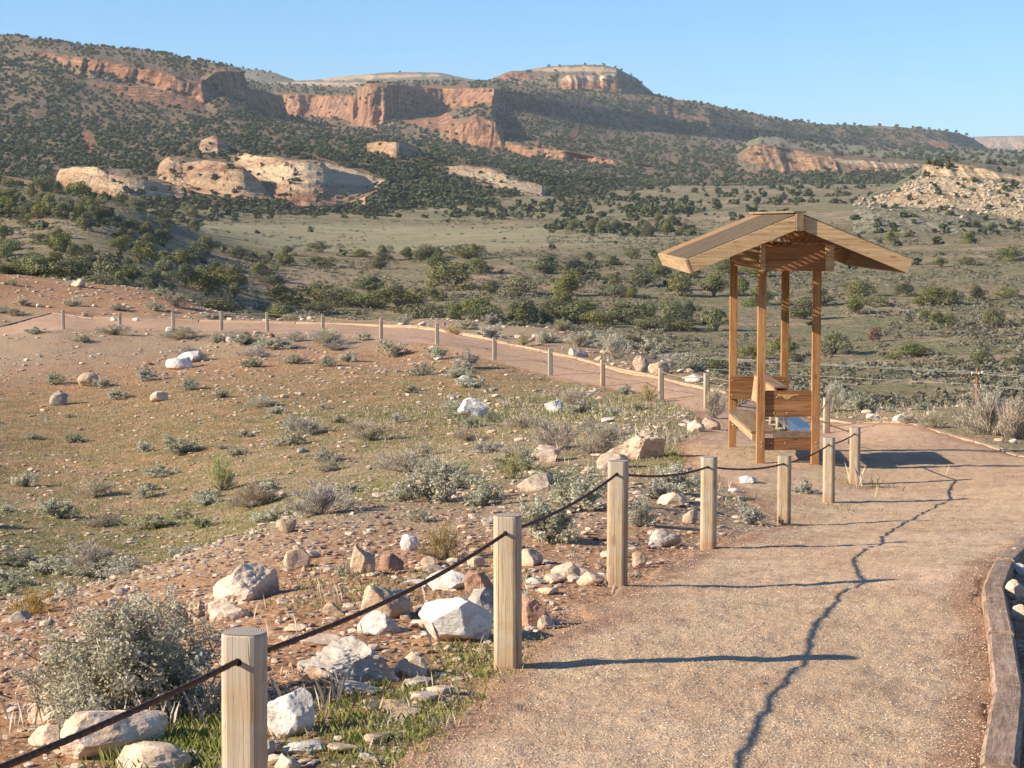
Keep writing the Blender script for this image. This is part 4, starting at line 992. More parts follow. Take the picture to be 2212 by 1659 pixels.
for i in range(N):
    if cnt >= 225: break
    if sdp[i] > -0.6 or px[i] < -60 or px[i] > 2270: continue
    if rng.random() < 0.9 * min(1, red_[i]): continue
    if y[i] < 22 and rng.random() < .75: continue
    wm = rng.uniform(0.45, 1.25) * (0.7 + y[i] / 110)
    if any((x[i] - a) ** 2 + (y[i] - b) ** 2 < (0.5 * (wm + c)) ** 2 for a, b, c in SHR_AT): continue
    # beyond the path: dense strip; on the slope: scattered
    kind = rng.choice(['sage', 'salt', 'grey', 'sage', 'salt', 'rabbit'], p=[.27, .3, .2, .1, .1, .03])
    beyond = y[i] > 100 or (x[i] > 3 and y[i] > 45) or (py[i] < 800 and px[i] > 1000 and sdp[i] < -1)
    lab, gr = (("scrubby grey-green bush on the strip of ground beyond the path", "bushes beyond the path") if beyond else ("little grey-green bush scattered on the slope below the far path", "little bushes scattered on the slope"))
    e_ = add_shrub((x[i], y[i], z[i] - 0.02), wm, wm * rng.uniform(.26, .45), kind, lab, gr); cnt += 1
    nm_ = {'sage': 'silvery sage bush', 'salt': 'grey-green saltbush', 'grey': 'grey leafless bush', 'rabbit': 'yellowish brush'}[str(kind)]
    AUTO.append((e_, 'small ' + nm_, 'small ' + nm_ + ('es' if nm_[-1] == 'h' else 's'), px[i], py[i] - 8))
print("shrubs", len(SHR_AT))

# ---- grass
def blades(x, y, z, h, lean, wd, r):
    n = len(x); a = r.uniform(0, 2 * pi, n)
    c = np.stack([x, y, z - 0.01], -1); s_ = np.stack([np.cos(a), np.sin(a), 0 * a], -1) * wd[:, None]
    b = r.uniform(0, 2 * pi, n); t = np.stack([np.cos(b) * lean, np.sin(b) * lean, h], -1)
    v = np.stack([c - s_, c + s_, c + t * np.array([.35, .35, .6]) + s_ * .6, c + t], 1).reshape(-1, 3)
    i = np.arange(n)[:, None] * 4
    return v, np.concatenate([i + np.array([[0, 1, 2]]), i + np.array([[0, 2, 3]])])
def grass_patch(cx, cy, sx, sy, n, h, tuft=6, spread=.04):
    gx = rng.normal(cx, sx, n); gy = rng.normal(cy, sy, n)
    gx = np.repeat(gx, tuft) + rng.normal(0, spread, n * tuft); gy = np.repeat(gy, tuft) + rng.normal(0, spread, n * tuft)
    m = (poly_sd(gx, gy, PATH) < 0.12) | (rng.random(len(gx)) < .04); gx, gy = gx[m], gy[m]
    gh = h * rng.uniform(.4, 1.2, len(gx))
    return gx, gy, gh
G = [grass_patch(-0.42, 8.8, .16, .5, 420, .05), grass_patch(-1.5, 8.6, .16, .35, 500, .07), grass_patch(-0.2, 10.4, .15, .4, 220, .05), grass_patch(3.3, 30, .7, 1.5, 1500, .06, 5), grass_patch(3.85, 23.6, .5, .9, 500, .08), grass_patch(4.85, 26.7, .25, .4, 260, .11),
     grass_patch(-0.75, 8.9, .15, .5, 250, .06), grass_patch(-7.5, 28, 2.4, 4.0, 5000, .05, 4, .1), grass_patch(-3.9, 27, 1.9, 3.0, 3500, .05, 4, .1), grass_patch(-6, 42, 9, 9, 14000, .06, 3, .2), grass_patch(-12, 60, 14, 10, 8000, .07, 3, .25), grass_patch(0.6, 47, 2.4, 3, 1800, .10, 4, .15), grass_patch(-1, 14, .5, 1, 200, .06)]
gx = np.concatenate([g[0] for g in G]); gy = np.concatenate([g[1] for g in G]); gh = np.concatenate([g[2] for g in G])
gz = ground_z(gx, gy)
wd = 0.0007 + 0.00011 * gy
v, f = blades(gx, gy, gz, gh, gh * .5, wd, rng)
tag(mesh_np("grass", v, f, M_GRASS), kind="stuff")
G = [grass_patch(-1.75, 9.3, .35, .2, 110, .17, 4, .05), grass_patch(-0.5, 9.4, .35, .7, 40, .09), grass_patch(-0.4, 12.6, .7, 1.2, 26, .16, 2), grass_patch(0.3, 15, 1, 2, 60, .09, 3), grass_patch(4.75, 26.3, .12, .2, 26, .40, 6), grass_patch(-9, 44, 10, 12, 16000, .055, 3, .25), grass_patch(-14, 70, 14, 12, 8000, .07, 3, .3), grass_patch(1.0, 46, 2.5, 4, 700, .13, 4, .2), grass_patch(3.0, 32, 1.5, 4, 260, .16, 4, .1), grass_patch(8, 50, 6, 3, 500, .16, 4, .2)]
gx = np.concatenate([g[0] for g in G]); gy = np.concatenate([g[1] for g in G]); gh = np.concatenate([g[2] for g in G])
gz = ground_z(gx, gy); wd = 0.0006 + 0.00011 * gy
v, f = blades(gx, gy, gz, gh, gh * .35, wd, rng)
tag(mesh_np("dry_grass", v, f, M_STRAW), kind="stuff")
# ------------------------------------------------------------------ rocks
def mat_rock(name, stops, dark=(0.30, 0.20, 0.14), vein=0.35, bs=0.6, scale=1.0, soil=True):
    s = NT(name); o = s.obj(); g = s.geo()
    n = s.noise(g, 9 * scale, 6, 0.65); n2 = s.noise(s.mapv(g, (7 * scale, 7 * scale, 30 * scale), (0.5, 0.3, 0)), 1.0, 6, 0.7, 0.5)
    c = s.ramp(n, stops)
    c = s.mix(s.math('MULTIPLY', s.ramp(n2, [(0.52, 0.0), (0.66, 1.0)]), vein), c, dark)
    gz_ = s.n("SeparateXYZ", {'Vector': o}).outputs[2]
    dirt = s.ramp(s.math('ADD', gz_, s.math('MULTIPLY', s.math('SUBTRACT', s.noise(o, 4.0, 5, 0.7), 0.5), 0.9)), [(0.26, 1.0), (0.42, 0.0)])
    c = s.mix(s.math('MULTIPLY', dirt, 0.75 if soil else 0.0), c, (0.38, 0.22, 0.13))
    c = s.mix(s.math('MULTIPLY', s.ramp(s.noise(g, 26 * scale, 5, 0.7), [(0.58, 0.0), (0.66, 1.0)]), 0.4), c, tuple(q * 0.55 for q in dark))
    hsv = s.n("HueSaturation", {'Color': c, 'Value': s.math('ADD', 0.88, s.math('MULTIPLY', s.rnd(), 0.24))})
    s.set(s.b, 'Base Color', hsv.outputs[0])
    s.bump(s.math('ADD', n2, s.math('MULTIPLY', s.noise(g, 60, 5, 0.7), 0.5)), bs, 0.02)
    return s.m
RM = {'white': mat_rock("white_quartz_rock", [(0.3, (0.50, 0.42, 0.34)), (0.5, (0.68, 0.62, 0.54)), (0.7, (0.77, 0.73, 0.67))], (0.40, 0.27, 0.18), 0.42),
      'cream': mat_rock("cream_sandstone", [(0.3, (0.48, 0.33, 0.22)), (0.5, (0.62, 0.47, 0.34)), (0.7, (0.72, 0.60, 0.48))], (0.33, 0.20, 0.13), 0.5),
      'tan': mat_rock("tan_sandstone", [(0.3, (0.36, 0.24, 0.15)), (0.5, (0.50, 0.36, 0.24)), (0.7, (0.60, 0.47, 0.35))], (0.25, 0.16, 0.11), 0.5),
      'red': mat_rock("red_brown_rock", [(0.3, (0.24, 0.13, 0.085)), (0.5, (0.36, 0.21, 0.14)), (0.7, (0.47, 0.31, 0.22))], (0.16, 0.10, 0.08), 0.5),
      'grey': mat_rock("grey_rock", [(0.3, (0.28, 0.23, 0.19)), (0.5, (0.42, 0.36, 0.30)), (0.7, (0.55, 0.49, 0.42))], (0.20, 0.15, 0.12), 0.5)}
import bmesh
def ico(sub):
    bm = bmesh.new(); bmesh.ops.create_icosphere(bm, subdivisions=sub, radius=1.0)
    v = np.array([q.co[:] for q in bm.verts]); f = np.array([[q.index for q in p.verts] for p in bm.faces]); bm.free(); return v, f
ICO = {k: ico(k) for k in (1, 2, 3, 4, 5)}
def rock_vf(seed, sub=3, cuts=11, rough=0.05, dims=(1, .8, .7), slab=0.0):
    r = np.random.default_rng(seed); v, f = ICO[sub]; v = v.copy()
    dirs = r.normal(size=(cuts, 3)); dirs /= np.linalg.norm(dirs, axis=1)[:, None]
    dist = r.uniform(0.48, 0.86, cuts)
    for d, q in zip(dirs, dist):
        h = v @ d - q; v = v - np.clip(h, 0, None)[:, None] * d * 0.97
    n = fbm(v[:, 0] * 2 + seed, v[:, 1] * 2, v[:, 2] * 2, octv=4, seed=seed)
    n2 = fbm(v[:, 0] * 7 + seed, v[:, 1] * 7, v[:, 2] * 9, octv=3, seed=seed + 1)
    n3 = np.abs(fbm(v[:, 0] * 3 + seed, v[:, 1] * 3, v[:, 2] * 6, octv=3, seed=seed + 2))
    v = v * (1 + (rough + .02) * 2.4 * n + (rough + .015) * 0.8 * n2 - (rough + .02) * 0.9 * n3)[:, None]
    lo, hi = v.min(0), v.max(0)
    v = (v - (lo + hi) / 2) / (hi - lo)     # unit box
    v[:, 2] += 0.5
    return v, f

def add_rock(p, w, h, d, mat, label, group=None, seed=0, sub=3, name="rock", rz=0.0, sink=0.26, cuts=11, tilt=(0, 0), rough=0.05):
    v, f = rock_vf(seed, sub, cuts, rough)
    o = mesh_np(name, v, f, RM[mat], smooth=False)
    o.scale = (w, d, h / (1 - sink)); o.location = (p[0], p[1], p[2] - h * sink / (1 - sink) * 1.0)
    o.rotation_euler = (tilt[0], tilt[1], rz)
    tag(o, label, "rock", group)
    return o
ROCK_AT = []
HR = [ # px, base y, w, h, mat, label, opts
 (985, 1388, 168, 96, 'white', "largest white block with a flat face, just left of the second post", dict(seed=3, sub=5, cuts=16, rz=.15, rough=.02)),
 (1050, 1345, 110, 72, 'grey', "grey-white slab leaning on the back of the large white block", dict(seed=14, sub=4, tilt=(0, .2))),
 (735, 1478, 232, 98, 'grey', "big layered grey-tan boulder tilted in the grass right of the nearest post", dict(seed=21, sub=5, tilt=(0, .22), rough=.09)),
 (624, 1592, 108, 98, 'white', "upright white stone in green grass touching the nearest post", dict(seed=9, sub=5, cuts=14, rough=.02)),
 (235, 1640, 235, 104, 'cream', "large pinkish cream boulder crossed by the cable at the lower left", dict(seed=33, sub=5, rz=.1, cuts=14, rough=.03)),
 (318, 1672, 180, 56, 'cream', "flat cream slab in front of the large pinkish boulder", dict(seed=36, sub=4)),
 (100, 1610, 92, 44, 'cream', "pale angular stone left of the large pinkish boulder", dict(seed=41, sub=4)),
 (110, 1560, 118, 82, 'cream', "rounded tan-cream boulder half hidden by the big sagebrush", dict(seed=44, sub=4, cuts=7)),
 (828, 1337, 118, 74, 'tan', "rounded tan boulder behind the cable, left of the white block", dict(seed=52, sub=4, cuts=8)),
 (818, 1372, 98, 50, 'white', "white-topped stone with a dark brown side in front of the tan boulder", dict(seed=55, sub=4, cuts=15)),
 (874, 1466, 76, 58, 'cream', "cream angular stone at the right end of the layered boulder", dict(seed=57, sub=4, tilt=(0, .4))),
 (975, 1276, 116, 46, 'white', "long white rock lying above the large white block", dict(seed=61, sub=4)),
 (1035, 1280, 70, 50, 'red', "dark brown rock behind the second post, joined to the long white rock", dict(seed=63, sub=4)),
 (536, 1300, 150, 78, 'cream', "large sloping cream boulder on the rubble left of the cable", dict(seed=66, sub=5, tilt=(0, -.3))),
 (492, 1342, 96, 44, 'cream', "low cream stone below the large sloping boulder", dict(seed=68, sub=4)),
 (422, 1338, 38, 46, 'tan', "small upright brown stone behind the big sagebrush", dict(seed=69)),
 (782, 1244, 56, 68, 'tan', "upright pointed tan stone on the rubble shoulder", dict(seed=71, sub=4)),
 (640, 1228, 58, 42, 'tan', "blocky ochre-brown stone with a long shadow on the rubble shoulder", dict(seed=73)),
 (884, 1190, 42, 36, 'white', "very bright white stone at the left foot of the golden rabbitbrush", dict(seed=75)),
 (617, 1152, 44, 38, 'tan', "ochre stone standing on the edge of the rubble shoulder", dict(seed=77)),
 (845, 1235, 54, 42, 'red', "round reddish stone right of the upright pointed stone", dict(seed=79, cuts=6)),
 (1152, 1352, 80, 68, 'red', "large reddish boulder directly right of the second post", dict(seed=81, sub=4, cuts=8)),
 (1178, 1358, 44, 30, 'tan', "small tan stone at the foot of the reddish boulder", dict(seed=83)),
 (1436, 1182, 78, 40, 'grey', "rounded grey-brown boulder between the third and fourth posts", dict(seed=85, sub=4, cuts=5)),
 (1276, 1266, 60, 34, 'cream', "cream stone just left of the foot of the third post", dict(seed=87)),
 (1222, 1250, 66, 36, 'cream', "pointed cream stone second from the third post's foot", dict(seed=89)),
 (1160, 1262, 50, 16, 'white', "flat white stone right beside the second post", dict(seed=91)),
 (1145, 1222, 60, 36, 'tan', "tan stone with a dark side behind the second post", dict(seed=93)),
 (1200, 1262, 56, 24, 'cream', "low cream stone between the flat white one and the pointed one", dict(seed=95)),
 (1372, 1226, 34, 36, 'tan', "narrow stone leaning against the right of the third post", dict(seed=97, tilt=(0, .3))),
 (1025, 902, 76, 42, 'white', "large split white boulder with a black shaded side on the slope", dict(seed=99, sub=4, cuts=10)),
 (1005, 832, 46, 22, 'white', "white stone upslope of the large split boulder", dict(seed=101)),
 (385, 799, 62, 26, 'white', "lower thick end of the long white slanting stone", dict(seed=103)),
 (413, 784, 62, 26, 'white', "upper slanting arm of the long white stone", dict(seed=104, tilt=(0, -.5))),
 (188, 836, 46, 30, 'tan', "tan stone left of the long white stone", dict(seed=105)),
 (125, 876, 40, 28, 'grey', "grey stone with a dark hollow on the left of the slope", dict(seed=107)),
 (342, 868, 38, 22, 'cream', "cream stone on the left half of the slope", dict(seed=109)),
 (1196, 892, 40, 28, 'white', "white stone right of the large split boulder", dict(seed=111)),
 (1375, 992, 130, 66, 'cream', "broad pale rock shelf left of the shelter", dict(seed=113, sub=5, cuts=12, rough=.1)),
 (1325, 1012, 76, 34, 'cream', "pale rock at the left end of the broad shelf", dict(seed=115)),
 (1180, 1000, 70, 36, 'cream', "pale rock beside the left grey brush", dict(seed=117)), (1155, 1060, 80, 40, 'cream', "pale rock below the yellowish rabbitbrush", dict(seed=119)),
 (1536, 930, 44, 28, 'tan', "pinkish rock near the left foot of the shelter", dict(seed=121)), (1505, 932, 40, 24, 'cream', "paler rock beside the pinkish one near the shelter", dict(seed=123)),
 (1618, 1046, 40, 18, 'white', "bright white stone on the gravel in front of the shelter", dict(seed=125)), (1590, 1068, 34, 12, 'white', "flat pale stone below the bright one in front of the shelter", dict(seed=126)), (1600, 1082, 40, 12, 'cream', "flat cream stone right beside the fourth post's top", dict(seed=127)),
 (1452, 1094, 64, 32, 'cream', "pinkish cream stone between the third and fourth posts", dict(seed=129)), (1492, 1130, 34, 32, 'tan', "small pointed stone left of the fourth post", dict(seed=131)),
 (1385, 808, 36, 40, 'tan', "tall orange rock beyond the path timbers", dict(seed=133, sub=4, cuts=6)), (1424, 812, 46, 30, 'tan', "broad orange rock beside the tall one beyond the timbers", dict(seed=135, cuts=7)), (1442, 800, 30, 24, 'cream', "small orange rock behind the broad one", dict(seed=137)), (1506, 826, 52, 18, 'white', "white-pink stone behind the far post nearest the shelter", dict(seed=139)), (1250, 772, 44, 20, 'cream', "pinkish rock beyond the timbers under the wires", dict(seed=141)),
 (1887, 905, 30, 12, 'white', "long white stone on the far edge of the path", dict(seed=143)), (1941, 909, 24, 12, 'white', "round white stone at the left of the pale cluster on the path edge", dict(seed=145)), (1962, 910, 34, 16, 'cream', "cream stone in the middle of the pale cluster on the path edge", dict(seed=147)), (1985, 912, 14, 10, 'cream', "small cream stone right of the pale cluster", dict(seed=148)), (2012, 920, 22, 8, 'cream', "flat stone on the path edge before the big dark bush", dict(seed=149)),
 (2195, 1215, 50, 34, 'cream', "tan stone behind the timbers at the right edge, topmost", dict(seed=151, sub=4)), (2205, 1242, 44, 26, 'white', "white stone behind the timbers at the right edge, second", dict(seed=153, sub=4)), (2196, 1296, 44, 44, 'cream', "cream stone behind the timbers at the right edge, third", dict(seed=155, sub=4)), (2206, 1342, 40, 38, 'cream', "cream stone behind the timbers at the right edge, lowest", dict(seed=157, sub=4)),
 (166, 621, 34, 18, 'cream', "pale pointed rock on the crest at the upper left", dict(seed=159)), (496, 738, 20, 10, 'white', "white stone at the path edge", dict(seed=160)), (366, 718, 18, 12, 'white', "bright white stone at the foot of the third post from the left", dict(seed=161)), (512, 738, 24, 14, 'white', "pale blocky stone below the middle of the far fence", dict(seed=162)),
 (244, 693, 14, 9, 'white', "small white stone behind the second post from the left", dict(seed=163)), (293, 694, 14, 8, 'white', "small white stone beyond the path between two left posts", dict(seed=164)),
 (1640, 1482, 34, 12, 'red', "small red-brown stone where the cable shadow crosses the path", dict(seed=165, sink=.4)), (2024, 1502, 26, 8, 'tan', "small flat tan stone on the open path", dict(seed=166, sink=.4)),
 (40, 1345, 50, 26, 'grey', "dark-sided grey stone at the left edge of the rubble", dict(seed=167)), (60, 1322, 34, 18, 'grey', "grey stone behind another at the left edge of the rubble", dict(seed=168)),
 (770, 1500, 110, 22, 'grey', "flat bluish stone in the shade of the layered boulder", dict(seed=169)), (700, 1395, 110, 16, 'cream', "thin pinkish slab above the layered boulder", dict(seed=170)), (640, 1365, 60, 16, 'cream', "thin cream flake left of the white-topped stone", dict(seed=171)), (720, 1330, 50, 30, 'tan', "tan stone left of the rounded tan boulder", dict(seed=172)), (1028, 1225, 40, 24, 'tan', "tan stone behind the second post's left side", dict(seed=173)), (1062, 1310, 50, 30, 'tan', "yellowish stone showing left of the second post", dict(seed=174)),
 (620, 1670, 60, 36, 'cream', "pale stone at the foot of the nearest post", dict(seed=175)), (180, 1500, 60, 30, 'tan', "tan stone under the left side of the big sagebrush", dict(seed=176)),
]
for (px, by, w, h, mt, lab, op) in HR:
    p = ground_hit(px, by)
    if p is None: continue
    D = p[1]; W = w * D / F; H = h * D / F * 1.0
    nm = "boulder" if W > 0.28 and D < 40 or W > .6 else "rock"
    dd = W * 0.75
    p = p + np.array([0, dd * 0.4, 0]); p[2] = float(ground_z(np.array([p[0]]), np.array([p[1]]))[0])
    add_rock(p, W, H, dd, mt, lab, name=nm, **op)
    ROCK_AT.append((p[0], p[1], W))
# individually scattered middle-sized rocks
PR = {}
for mt in RM:
    PR[mt] = []
    for k in range(4):
        v, f = rock_vf(900 + k * 3 + len(mt), 2, 9, 0.05)
        PR[mt].append(mesh_np("rock", v, f, RM[mt], link=False).data)
N = 9000; cnt = 0
az = rng.uniform(-0.29, 0.29, N); r_ = np.exp(rng.uniform(np.log(8), np.log(110), N)); x, y = r_ * np.sin(az), r_ * np.cos(az)
sdp = poly_sd(x, y, PATH); z = ground_z(x, y); px, py = to_px(x, y, z)
strip = np.exp(-(np.abs(sdp) / np.maximum(1.2, y * .09)) ** 2) + 0.10
for i in range(N):
    if cnt >= 210: break
    if sdp[i] > -0.12 or px[i] < -40 or px[i] > 2240 or rng.random() > strip[i]: continue
    if x[i] > 1 and y[i] < 24 and sdp[i] > -.3: continue
    w = rng.uniform(0.07, 0.20) * (0.55 + y[i] / 45)
    if any((x[i] - a) ** 2 + (y[i] - b) ** 2 < (0.45 * (w + c)) ** 2 for a, b, c in ROCK_AT): continue
    if np.any([(x[i] - a) ** 2 + (y[i] - b) ** 2 < (0.35 * c) ** 2 for a, b, c in SHR_AT[:3]]): continue
    mt = str(rng.choice(['cream', 'tan', 'white', 'red', 'grey'], p=[.40, .26, .12, .12, .10]))
    o = bpy.data.objects.new("rock", random.choice(PR[mt])); COL.objects.link(o)
    if y[i] < 24: w *= 1.35
    h = w * (rng.uniform(.18, .42) if y[i] < 30 else rng.uniform(.3, .6))
    o.scale = (w, w * rng.uniform(.6, .9), h); o.location = (x[i], y[i], z[i] - h * .2); o.rotation_euler = (rng.uniform(-.2, .2), rng.uniform(-.2, .2), rng.uniform(0, 6))
    col_ = {'cream': 'cream', 'tan': 'tan', 'white': 'whitish', 'red': 'reddish', 'grey': 'greyish'}[mt]
    if y[i] < 24: lab, gr = "small %s stone in the rubble left of the near fence" % col_, "small %s stones in the rubble by the near fence" % col_
    elif y[i] < 58: lab, gr = "small %s stone on the slope between the path loops" % col_, "small %s stones on the slope" % col_
    else: lab, gr = "small %s stone beside the far stretch of the path" % col_, "small %s stones by the far path" % col_
    tag(o, lab, "rock", gr); ROCK_AT.append((x[i], y[i], w)); cnt += 1
    AUTO.append((o, 'small ' + col_ + ' stone', 'small ' + col_ + ' stones', px[i], py[i] - 4))
print("rocks", len(ROCK_AT))
# rubble and pebbles, too many to count
RV = [rock_vf(1200 + k, 1, 12, 0.09) for k in range(8)]
def rubble(mat, n, rmin, rmax, smin, smax, dens, seed, azr=0.30):
    az = rng.uniform(-azr, azr, n); r_ = np.exp(rng.uniform(np.log(rmin), np.log(rmax), n)); x, y = r_ * np.sin(az), r_ * np.cos(az)
    m = rng.random(n) < dens(x, y); x, y = x[m], y[m]; z = ground_z(x, y); n = len(x)
    s_ = np.exp(rng.uniform(np.log(smin), np.log(smax), n)) * (0.5 + 0.035 * y)
    sz = np.stack([s_, s_ * rng.uniform(.55, .95, n), s_ * rng.uniform(.2, .5, n)], -1)
    v, f = merge(RV, np.stack([x, y, z - sz[:, 2] * .25], -1), sz, rng.uniform(0, 6.28, n), rng.integers(0, 8, n))
    tag(mesh_np("rubble", v, f, mat), kind="stuff")
RUB = {'red': mat_rock("rubble_red", [(0.3, (0.24, 0.13, 0.085)), (0.5, (0.36, 0.215, 0.145)), (0.7, (0.47, 0.32, 0.23))], (0.16, 0.10, 0.08), 0.5, soil=False),
       'tan': mat_rock("rubble_tan", [(0.3, (0.36, 0.24, 0.15)), (0.5, (0.50, 0.36, 0.25)), (0.7, (0.60, 0.47, 0.35))], (0.25, 0.16, 0.11), 0.5, soil=False),
       'cream': mat_rock("rubble_cream", [(0.3, (0.50, 0.37, 0.27)), (0.5, (0.62, 0.49, 0.37)), (0.7, (0.72, 0.61, 0.49))], (0.36, 0.24, 0.16), 0.4, soil=False),
       'grey': mat_rock("rubble_grey", [(0.3, (0.28, 0.23, 0.19)), (0.5, (0.42, 0.36, 0.30)), (0.7, (0.55, 0.49, 0.42))], (0.20, 0.15, 0.12), 0.5, soil=False)}
def off(x, y): return poly_sd(x, y, PATH) < -0.05
def d_near(x, y): return off(x, y) * np.clip(0.15 + 0.9 * blob(x, y, -3.2, 16, 3.6, 9) + 0.7 * blob(x, y, -0.8, 12, 1.6, 5) + .5 * blob(x, y, 1.5, 20, 2, 6), 0, 1)
def d_slope(x, y): return off(x, y) * np.clip(0.30 + 0.7 * fbm(x / 4, y / 7, octv=3, seed=81) + 0.5 * blob(x, y, -6, 66, 10, 10) + .4 * blob(x, y, -22, 122, 20, 18) + .4 * blob(x, y, 2.5, 42, 4, 8), 0.03, 1)
rubble(RUB['red'], 7000, 8, 26, 0.016, 0.085, d_near, 1)
rubble(RUB['tan'], 5500, 8, 28, 0.014, 0.095, d_near, 2)
rubble(RUB['cream'], 4500, 8, 30, 0.014, 0.10, d_near, 3)
rubble(RUB['tan'], 13000, 24, 150, 0.018, 0.085, d_slope, 4)
rubble(RUB['cream'], 9000, 24, 150, 0.018, 0.085, d_slope, 5)
rubble(RUB['grey'], 2500, 20, 120, 0.018, 0.08, d_slope, 6)
# loose gravel lying on the near path
n = 110000; az = rng.uniform(-0.29, 0.29, n); r_ = np.exp(rng.uniform(np.log(7.2), np.log(30), n)); x, y = r_ * np.sin(az), r_ * np.cos(az)
sdv = poly_sd(x, y, PATH); cl = 0.55 + 0.8 * fbm(x * 1.1, y * .8, octv=3, seed=90) + 0.5 * np.exp(-(sdv / .35) ** 2)
m = (sdv > -0.25) & (rng.random(n) < np.clip(cl, .08, 1)); x, y = x[m], y[m]; z = ground_z(x, y) + 0.019; n = len(x)
s_ = np.exp(rng.uniform(np.log(0.005), np.log(0.014), n)) * (0.75 + 0.03 * y)
ov = np.array([[1, 0, 0], [-.9, .2, 0], [0, .8, 0], [.1, -.9, 0], [0, 0, .6], [0, 0, -.5]]) * .5; of = np.array([[0, 2, 4], [2, 1, 4], [1, 3, 4], [3, 0, 4]])
v, f = merge([(ov, of)], np.stack([x, y, z], -1), s_, rng.uniform(0, 6.28, n), np.zeros(n, int))
sG = NT("gravel_grains"); gg = sG.geo()
cc = sG.n("SeparateColor", {'Color': sG.vor(gg, 70.0, 'Color')}).outputs[0]
sG.col(sG.ramp(cc, [(0.0, (0.30, 0.19, 0.12)), (0.5, (0.50, 0.36, 0.25)), (0.85, (0.62, 0.50, 0.37)), (1.0, (0.78, 0.70, 0.60))]))
tag(mesh_np("gravel", v, f, sG.m), kind="stuff")
# boulder field on the pale knoll
PX_, PY_, D_ = SHEETS[29]
n = 9000; ii = rng.integers(2, PX_.shape[0] - 6, n); jj = rng.integers(0, PX_.shape[1] - 1, n)
pxx, pyy, dd = PX_[ii, jj], PY_[ii, jj], D_[ii, jj]
m = (pyy > np.interp(pxx, [1880, 1990, 2212], [430, 380, 400])) & (pyy < np.interp(pxx, [1840, 1950, 2100, 2212, 2400], [436, 448, 450, 476, 500]) + rng.normal(0, 8, n)) & (rng.random(n) < np.clip(.55 + .9 * fbm(pxx / 25, pyy / 12, octv=3, seed=3), 0, 1))
pxx, pyy, dd = pxx[m], pyy[m], dd[m]; n = len(dd)
s_ = np.exp(rng.uniform(np.log(0.4), np.log(2.1), n)); sz = np.stack([s_, s_ * rng.uniform(.6, 1, n), s_ * rng.uniform(.5, .8, n)], -1)
v, f = merge(RV, np.stack([(pxx - CX) / F * dd, dd, (HOR - pyy) / F * dd - s_ * .2], -1), sz, rng.uniform(0, 6.28, n), rng.integers(0, 8, n))
RM['far'] = mat_rock("pale_knoll_boulder", [(0.3, (0.36, 0.28, 0.19)), (0.5, (0.48, 0.39, 0.27)), (0.7, (0.60, 0.51, 0.38))], (0.35, 0.25, 0.17), 0.3, scale=.05, soil=False)
tag(mesh_np("boulder_field", v, f, RM['far']), kind="stuff")
# pale and pink rocks breaking through the woodland and the valley floor
# ------------------------------------------------------------------ wood
def mat_wood(name, c1, c2, c3, axis='Z', scale=1.0, grey=0.0, dirt=None, knots=True, bumpd=0.004, foot=False):
    s = NT(name); o = s.obj()
    sc = {'Z': (26, 26, 1.3), 'Y': (26, 1.3, 26), 'X': (1.3, 26, 26)}[axis]
    off = s.n("CombineXYZ", {'X': s.math('MULTIPLY', s.rnd(), 37.0), 'Y': s.math('MULTIPLY', s.rnd(), 19.0), 'Z': s.math('MULTIPLY', s.rnd(), 11.0)}).outputs[0]
    ov = s.n("VectorMath", {0: o, 1: off}, operation='ADD').outputs[0]
    v = s.mapv(ov, tuple(q * scale for q in sc))
    w = s.noise(v, 1.0, 6, 0.65, 0.6)
    big = s.noise(s.mapv(ov, tuple(q * scale * 0.22 for q in sc)), 1.0, 3, 0.5)
    c = s.ramp(w, [(0.30, c1), (0.48, c2), (0.66, c3)])
    c = s.mix(s.math('MULTIPLY', s.ramp(big, [(0.45, 0.0), (0.7, 1.0)]), 0.5), c, tuple(q * 0.72 for q in c1))
    if knots:
        k = s.n("TexVoronoi", {'Vector': s.mapv(ov, {'Z': (7, 7, 2.4), 'Y': (7, 2.4, 7), 'X': (2.4, 7, 7)}[axis]), 'Scale': 1.0}).outputs['Distance']
        c = s.mix(s.math('MULTIPLY', s.ramp(k, [(0.06, 1.0), (0.14, 0.0)]), 0.75), c, tuple(q * 0.45 for q in c1))
    cr = s.noise(s.mapv(ov, tuple(q * 2.2 if q > 5 else q * 0.45 for q in sc)), 1.0, 2, 0.5, 1.2)
    crack = s.ramp(cr, [(0.478, 0.0), (0.50, 1.0), (0.522, 0.0)])
    c = s.mix(s.math('MULTIPLY', crack, 0.7), c, tuple(q * 0.3 for q in c1))
    if grey: c = s.mix(s.math('MULTIPLY', s.ramp(s.noise(ov, 5, 4), [(0.4, 0.0), (0.65, 1.0)]), grey), c, (0.42, 0.37, 0.31))
    if dirt: c = s.mix(s.math('MULTIPLY', s.ramp(s.noise(ov, 9, 5, .65), [(0.48, 0.0), (0.68, 1.0)]), 0.7), c, dirt)
    if foot:     # soil splashed up the foot, weather-greyed head
        z_ = s.math('ADD', s.n("SeparateXYZ", {'Vector': o}).outputs[2], s.math('MULTIPLY', s.math('SUBTRACT', s.noise(ov, 14, 5, .7), 0.5), 0.25))
        c = s.mix(s.math('MULTIPLY', s.ramp(z_, [(0.0, 1.0), (0.20, 0.0)]), 0.75), c, (0.36, 0.215, 0.13))
        c = s.mix(s.math('MULTIPLY', s.ramp(z_, [(0.62, 0.0), (0.86, 1.0)]), 0.55), c, (0.45, 0.405, 0.345))
    s.col(c)
    s.bump(s.math('SUBTRACT', w, s.math('MULTIPLY', crack, 1.2)), 0.7, bumpd)
    s.b.inputs['Roughness'].default_value = 0.75; s.b.inputs['Specular IOR Level'].default_value = 0.2
    return s.m
